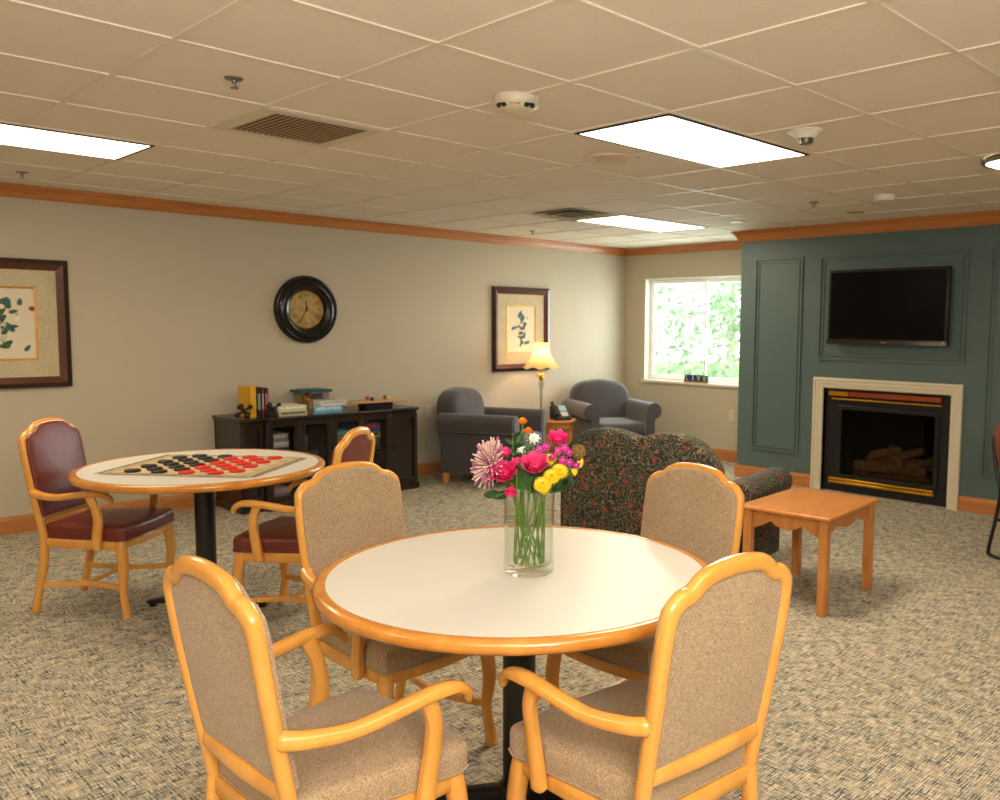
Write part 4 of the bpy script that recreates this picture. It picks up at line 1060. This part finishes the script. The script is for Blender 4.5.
make_rose(505,466,-.055,.042,'large bright pink rose at the left front of the bouquet')
make_rose(535.5,459,-.045,.041,'large pink rose at the centre of the bouquet',rose2)
make_rose(512.5,481,-.06,.022,'drooping pink rose petal bloom hanging below the left rose',rose,ax=Vector((.3,-.3,-.5)),layers=2,open_=.4)
make_rose(505.5,452,-.01,.021,'small pink rose bud above the large left rose',rose2,layers=3,open_=.4)
make_rose(517.5,456.5,-.04,.017,'small pink rose bud between the two large roses',rose2,layers=3,open_=.4)
make_rose(556.5,442,.02,.031,'pink rose at the upper right behind the magenta blossoms',rose,layers=3)
# spider mum
p=FP(493,463,-.015); t=fl('spider_chrysanthemum','spiky pale pink and purple spider chrysanthemum at the bouquet left'); k=nxt(); q=random.Random(4)
ax=(Vector((-.55,-.55,.12))+cam_dir*.35).normalized(); e1=ax.orthogonal().normalized(); e2=ax.cross(e1)
m1=MB(); m2=MB()
for i in range(170):
    ph_=(i/170)**.6*1.72; a=i*2.39996
    d=(ax*math.cos(ph_)+(e1*math.cos(a)+e2*math.sin(a))*math.sin(ph_)).normalized()
    L_=(.060+.024*q.random())*(.65+.35*math.sin(ph_)); tip=p+d*L_; mid=p+d*L_*.55+Vector((0,0,.002))
    mm=m1 if q.random()<.66 else m2
    mm.sweep([tuple(p+d*.006),tuple(mid),tuple(tip+Vector((0,0,.004)))],[.0016,.0022,.0026],n=5,ref=(.1,.2,1),sub=2)
obj('pale_petals',m1,plain('mum_pale',(232,200,190),.5,var=.12,vs=30),t); obj('purple_petals',m2,plain('mum_purple',(186,110,150),.5,var=.2,vs=30),t)
obj('flower_centre',MB().ball(tuple(p),.014,10,8),plain('mum_core',(150,70,110),.6),t); stem(t,p,k)
# daisies
yel=plain('daisy_yellow',(244,206,20),.5,var=.06); ylc=plain('daisy_centre',(226,170,20),.7)
def daisy(px,py,dep,r,label,mt=yel,n=20,name='yellow_daisy',cm=ylc,up=.3):
    p=FP(px,py,dep); t=fl(name,label); k=nxt(); ax=(cam_dir+Vector((0,0,up))+p*.8).normalized(); e1=ax.orthogonal().normalized(); e2=ax.cross(e1); m=MB()
    for l in range(3):
        for j in range(n):
            a=2*PI*j/n+l*.16; d=e1*math.cos(a)+e2*math.sin(a); leafmesh(m,p+ax*(.002*l+.001)+d*r*.15,d+ax*(.05+.22*l),r*(.95-.2*l),r*.16,ax,.05)
    obj('petals',m,mt,t); obj('flower_centre',MB().ball(tuple(p+ax*.003),r*.3,10,6,(1,1,1)),cm,t); stem(t,p,k,r=.0022)
daisy(544,473.5,-.07,.025,'bright yellow daisy lowest of the three in front')
daisy(552.5,467,-.06,.024,'bright yellow daisy in the middle of the yellow row')
daisy(560,463,-.05,.024,'bright yellow daisy at the right end of the yellow row')
daisy(549.5,455.5,-.02,.019,'smaller yellow daisy above the middle one, beside the centre rose')
daisy(545,484,-.05,.011,'tiny yellow button flower just above the vase rim',n=10)
org=plain('orange_petal',(240,140,20),.5,var=.1)
daisy(521.6,425,.03,.014,'small orange yellow flower at the very top of the bouquet',org,12,'orange_flower',ylc,.8)
daisy(527.5,433,.02,.013,'small orange flower just below the topmost one',plain('orange_deep',(240,110,16),.5),12,'orange_flower',ylc,.8)
# magenta dianthus
mag=plain('dianthus_magenta',(198,28,140),.5,var=.15); mgc=plain('dianthus_centre',(236,150,200),.6)
for (a,b_) in ((540,445),(546,443),(553,450.5),(558,448),(564,444.5),(568,449),(563,453.5),(568.5,460.5),(576,462)):
    p=FP(a,b_,-.02+rnd.gauss(0,.01)); t=fl('dianthus','small magenta dianthus blossom in the cluster at the bouquet right'); k=nxt(); t['group']='magenta dianthus blossoms'
    ax=(cam_dir+Vector((rnd.gauss(0,.2),rnd.gauss(0,.2),.3))).normalized(); e1=ax.orthogonal().normalized(); e2=ax.cross(e1); m=MB()
    for j in range(5):
        c=2*PI*j/5; d=e1*math.cos(c)+e2*math.sin(c); leafmesh(m,p+d*.001,d+ax*.15,.0125,.0055,ax,.1)
    obj('petals',m,mag,t); obj('flower_centre',MB().ball(tuple(p+ax*.002),.0028,8,6),mgc,t)
    nb=FP(560,474,-.0); obj('stem',MB().sweep([tuple(p),tuple((p+nb)/2+Vector((0,0,-.006))),tuple(nb)],.0012,n=5,ref=(.3,.2,1),sub=3),stemm,t)
# white blossoms
for (a,b_,dp,lb) in ((521,452,.02,'small white blossom behind the pink rose buds'),(532,445,.05,'white blossom cluster at the top behind the centre rose'),(524,463,-.01,'tiny white blossom between the two large pink roses')):
    daisy(a,b_,dp,.014 if dp<.04 else .02,lb,M['vinylw'],9,'white_blossom',plain('white_centre',(220,220,170),.7))
# scabiosa pod
p=FP(577.5,450,.0); t=fl('seed_pod','round brown papery seed pod at the far right of the bouquet','seed pod'); k=nxt()
m=MB(); q=random.Random(3)
for j in range(46):
    ph_=math.acos(1-2*(j+.5)/46); a=j*2.39996; d=Vector((math.sin(ph_)*math.cos(a),math.sin(ph_)*math.sin(a),math.cos(ph_)))
    o1=d.orthogonal().normalized(); o2=d.cross(o1); c=p+d*.018; b=len(m.v); m.v.append(tuple(c-d*.003))
    for s_ in range(6): m.v.append(tuple(c+d*.003+(o1*math.cos(s_*PI/3)+o2*math.sin(s_*PI/3))*.0045))
    for s_ in range(6): m.f.append((b,b+1+s_,b+1+(s_+1)%6))
m.ball(tuple(p),.017,12,8)
obj('pod_head',m,plain('pod_brown',(150,124,62),.8,var=.35,vs=120),t); stem(t,p,k,stemb,.0018)
# yellow ribbon buds at right
for (a,b_,lb) in ((579.5,461,'slim yellow bud at the outer right of the bouquet'),(574,469,'slim yellow bud hanging below the seed pod')):
    p=FP(a,b_,-.01); t=fl('yellow_bud',lb,'flower bud'); m=MB(); leafmesh(m,p-Vector((0,0,.012)),Vector((.2,.1,1)),.028,.006,cam_dir,.3); leafmesh(m,p-Vector((0,0,.010)),Vector((-.3,-.2,1)),.022,.005,cam_dir,-.3)
    obj('bud_petals',m,yel,t); nb=FP(562,478,0); obj('stem',MB().sweep([tuple(p-Vector((0,0,.012))),tuple(nb)],.0012,n=5,ref=(.3,.2,1)),stemm,t)
# foliage sprigs
def sprig(px,py,dep,n,L_,W_,label,mt,dirv=None,seed=0,spread=.8):
    q=random.Random(seed+50); p=FP(px,py,dep); t=fl('leafy_sprig',label,'foliage'); k=nxt(); stem(t,p,k,r=.0024)
    base=Vector((p.x*.5,p.y*.5,.24)); m=MB()
    for i in range(n):
        u=(i+1)/n; c=base+(p-base)*u; d=Vector((q.gauss(0,1),q.gauss(0,1),.2+q.random()*.8))
        if dirv: d=Vector(dirv)+d*spread*.5
        leafmesh(m,c,d,L_*(.7+.5*q.random()),W_,(cam_dir+Vector((q.gauss(0,.4),q.gauss(0,.4),q.gauss(0,.4)))).normalized(),.2)
    obj('leaves',m,mt,t)
sprig(512,438,.03,22,.030,.0065,'leafy green sprig rising at the upper left of the bouquet',leafd,seed=1)
sprig(520,436,.02,22,.028,.006,'narrow leaved green sprig under the orange flowers',leafg,seed=2)
sprig(497,488,-.03,5,.045,.013,'broad leaves drooping over the left side of the vase rim',leafd,tuple(-rt_*1.0+Vector((0,0,-.5))),3,.5)
sprig(565,481,0,12,.032,.008,'dark leafy sprig spreading to the right above the vase rim',leafd,tuple(rt_*.8+Vector((0,0,.1))),4,.7)
sprig(530,474,-.03,16,.045,.010,'central green foliage filling the space under the roses',leafg,(0,0,.9),5,.9)
sprig(548,478,.03,16,.04,.010,'green foliage behind the yellow daisies',leafd,(0,0,.7),6,.9)
sprig(516,470,-.02,14,.05,.012,'broad green leaves between the left rose and the spider chrysanthemum',leafg,(-.1,0,.8),8,1.0)
sprig(538,472,-.03,14,.05,.012,'broad dark leaves under the centre rose',leafd,(0,0,.6),9,1.1)
sprig(571,468,0,12,.026,.007,'small green leaves among the magenta blossoms',leafg,seed=7)
for k2 in range(5):
    pass

# ------------------------------------------------------------------ lights
warm=(1,.83,.62)
for nm,a0,b0,e in (('room_light',3,0,30),('room_light',-1,4,13),('room_light',7,4,16)):
    light(nm,'AREA',(gx(b0+.5),gy(a0+1),H-.03),e,warm,size=.56,size_y=1.16)
for x,y,e in ((.35,1.3,18),(.35,6.2,16),(-2.7,-1.1,15),(.35,-2.0,12),(-5.2,-2.2,6),(2.4,3.0,8)):
    light('room_light','AREA',(x,y,H-.03),e,warm,size=.56,size_y=1.16)
light('window_daylight','AREA',((WX0+WX1)/2,YW+.25,1.5),34,(.95,.98,1.0),rot=(R(-90),0,0),size=1.6,size_y=1.15)
light('flash_fill','AREA',(.9,.1,2.2),48,(.95,.98,1.0),rot=(R(48),0,R(50)),size=.9)
light('flash_fill','AREA',(.3,-.5,1.75),105,(1,.95,.88),rot=(R(168),0,R(44)),size=1.4)  # unseen upward fill lamp, added to brighten the ceiling and ambient light
wd=bpy.data.worlds.new('world'); scn.world=wd; wd.use_nodes=True
nt=wd.node_tree; bg=nt.nodes['Background']; bg.inputs[0].default_value=(.92,1,.97,1); bg.inputs[1].default_value=3.3

# ------------------------------------------------------------------ camera
f,pitch,yaw,roll=863.4838,R(5.0045484),R(43.75629883),R(0.54353002)
HC=1.493
c_,s_=math.cos(yaw),math.sin(yaw)
fw=Vector((-s_*math.cos(pitch),c_*math.cos(pitch),-math.sin(pitch))); rt=Vector((c_,s_,0)); up=rt.cross(fw)
r2=rt*math.cos(roll)+up*math.sin(roll); u2=-rt*math.sin(roll)+up*math.cos(roll)
cd=bpy.data.cameras.new('camera'); cam=bpy.data.objects.new('camera',cd); COL.objects.link(cam)
cam.matrix_world=Matrix(((r2.x,u2.x,-fw.x,0),(r2.y,u2.y,-fw.y,0),(r2.z,u2.z,-fw.z,HC),(0,0,0,1)))
cd.sensor_width=36; cd.lens=f*36/1000; cd.shift_x=-(590.74-500)/1000; cd.shift_y=(400.78-400)/1000
cd.clip_start=.05; cd.clip_end=200
cd.dof.use_dof=True; cd.dof.focus_distance=2.3; cd.dof.aperture_fstop=6.3
scn.camera=cam
scn.view_settings.view_transform='Standard'; scn.view_settings.look='None'; scn.view_settings.exposure=0.40
scn.cycles.max_bounces=8; scn.cycles.diffuse_bounces=4; scn.cycles.transparent_max_bounces=24
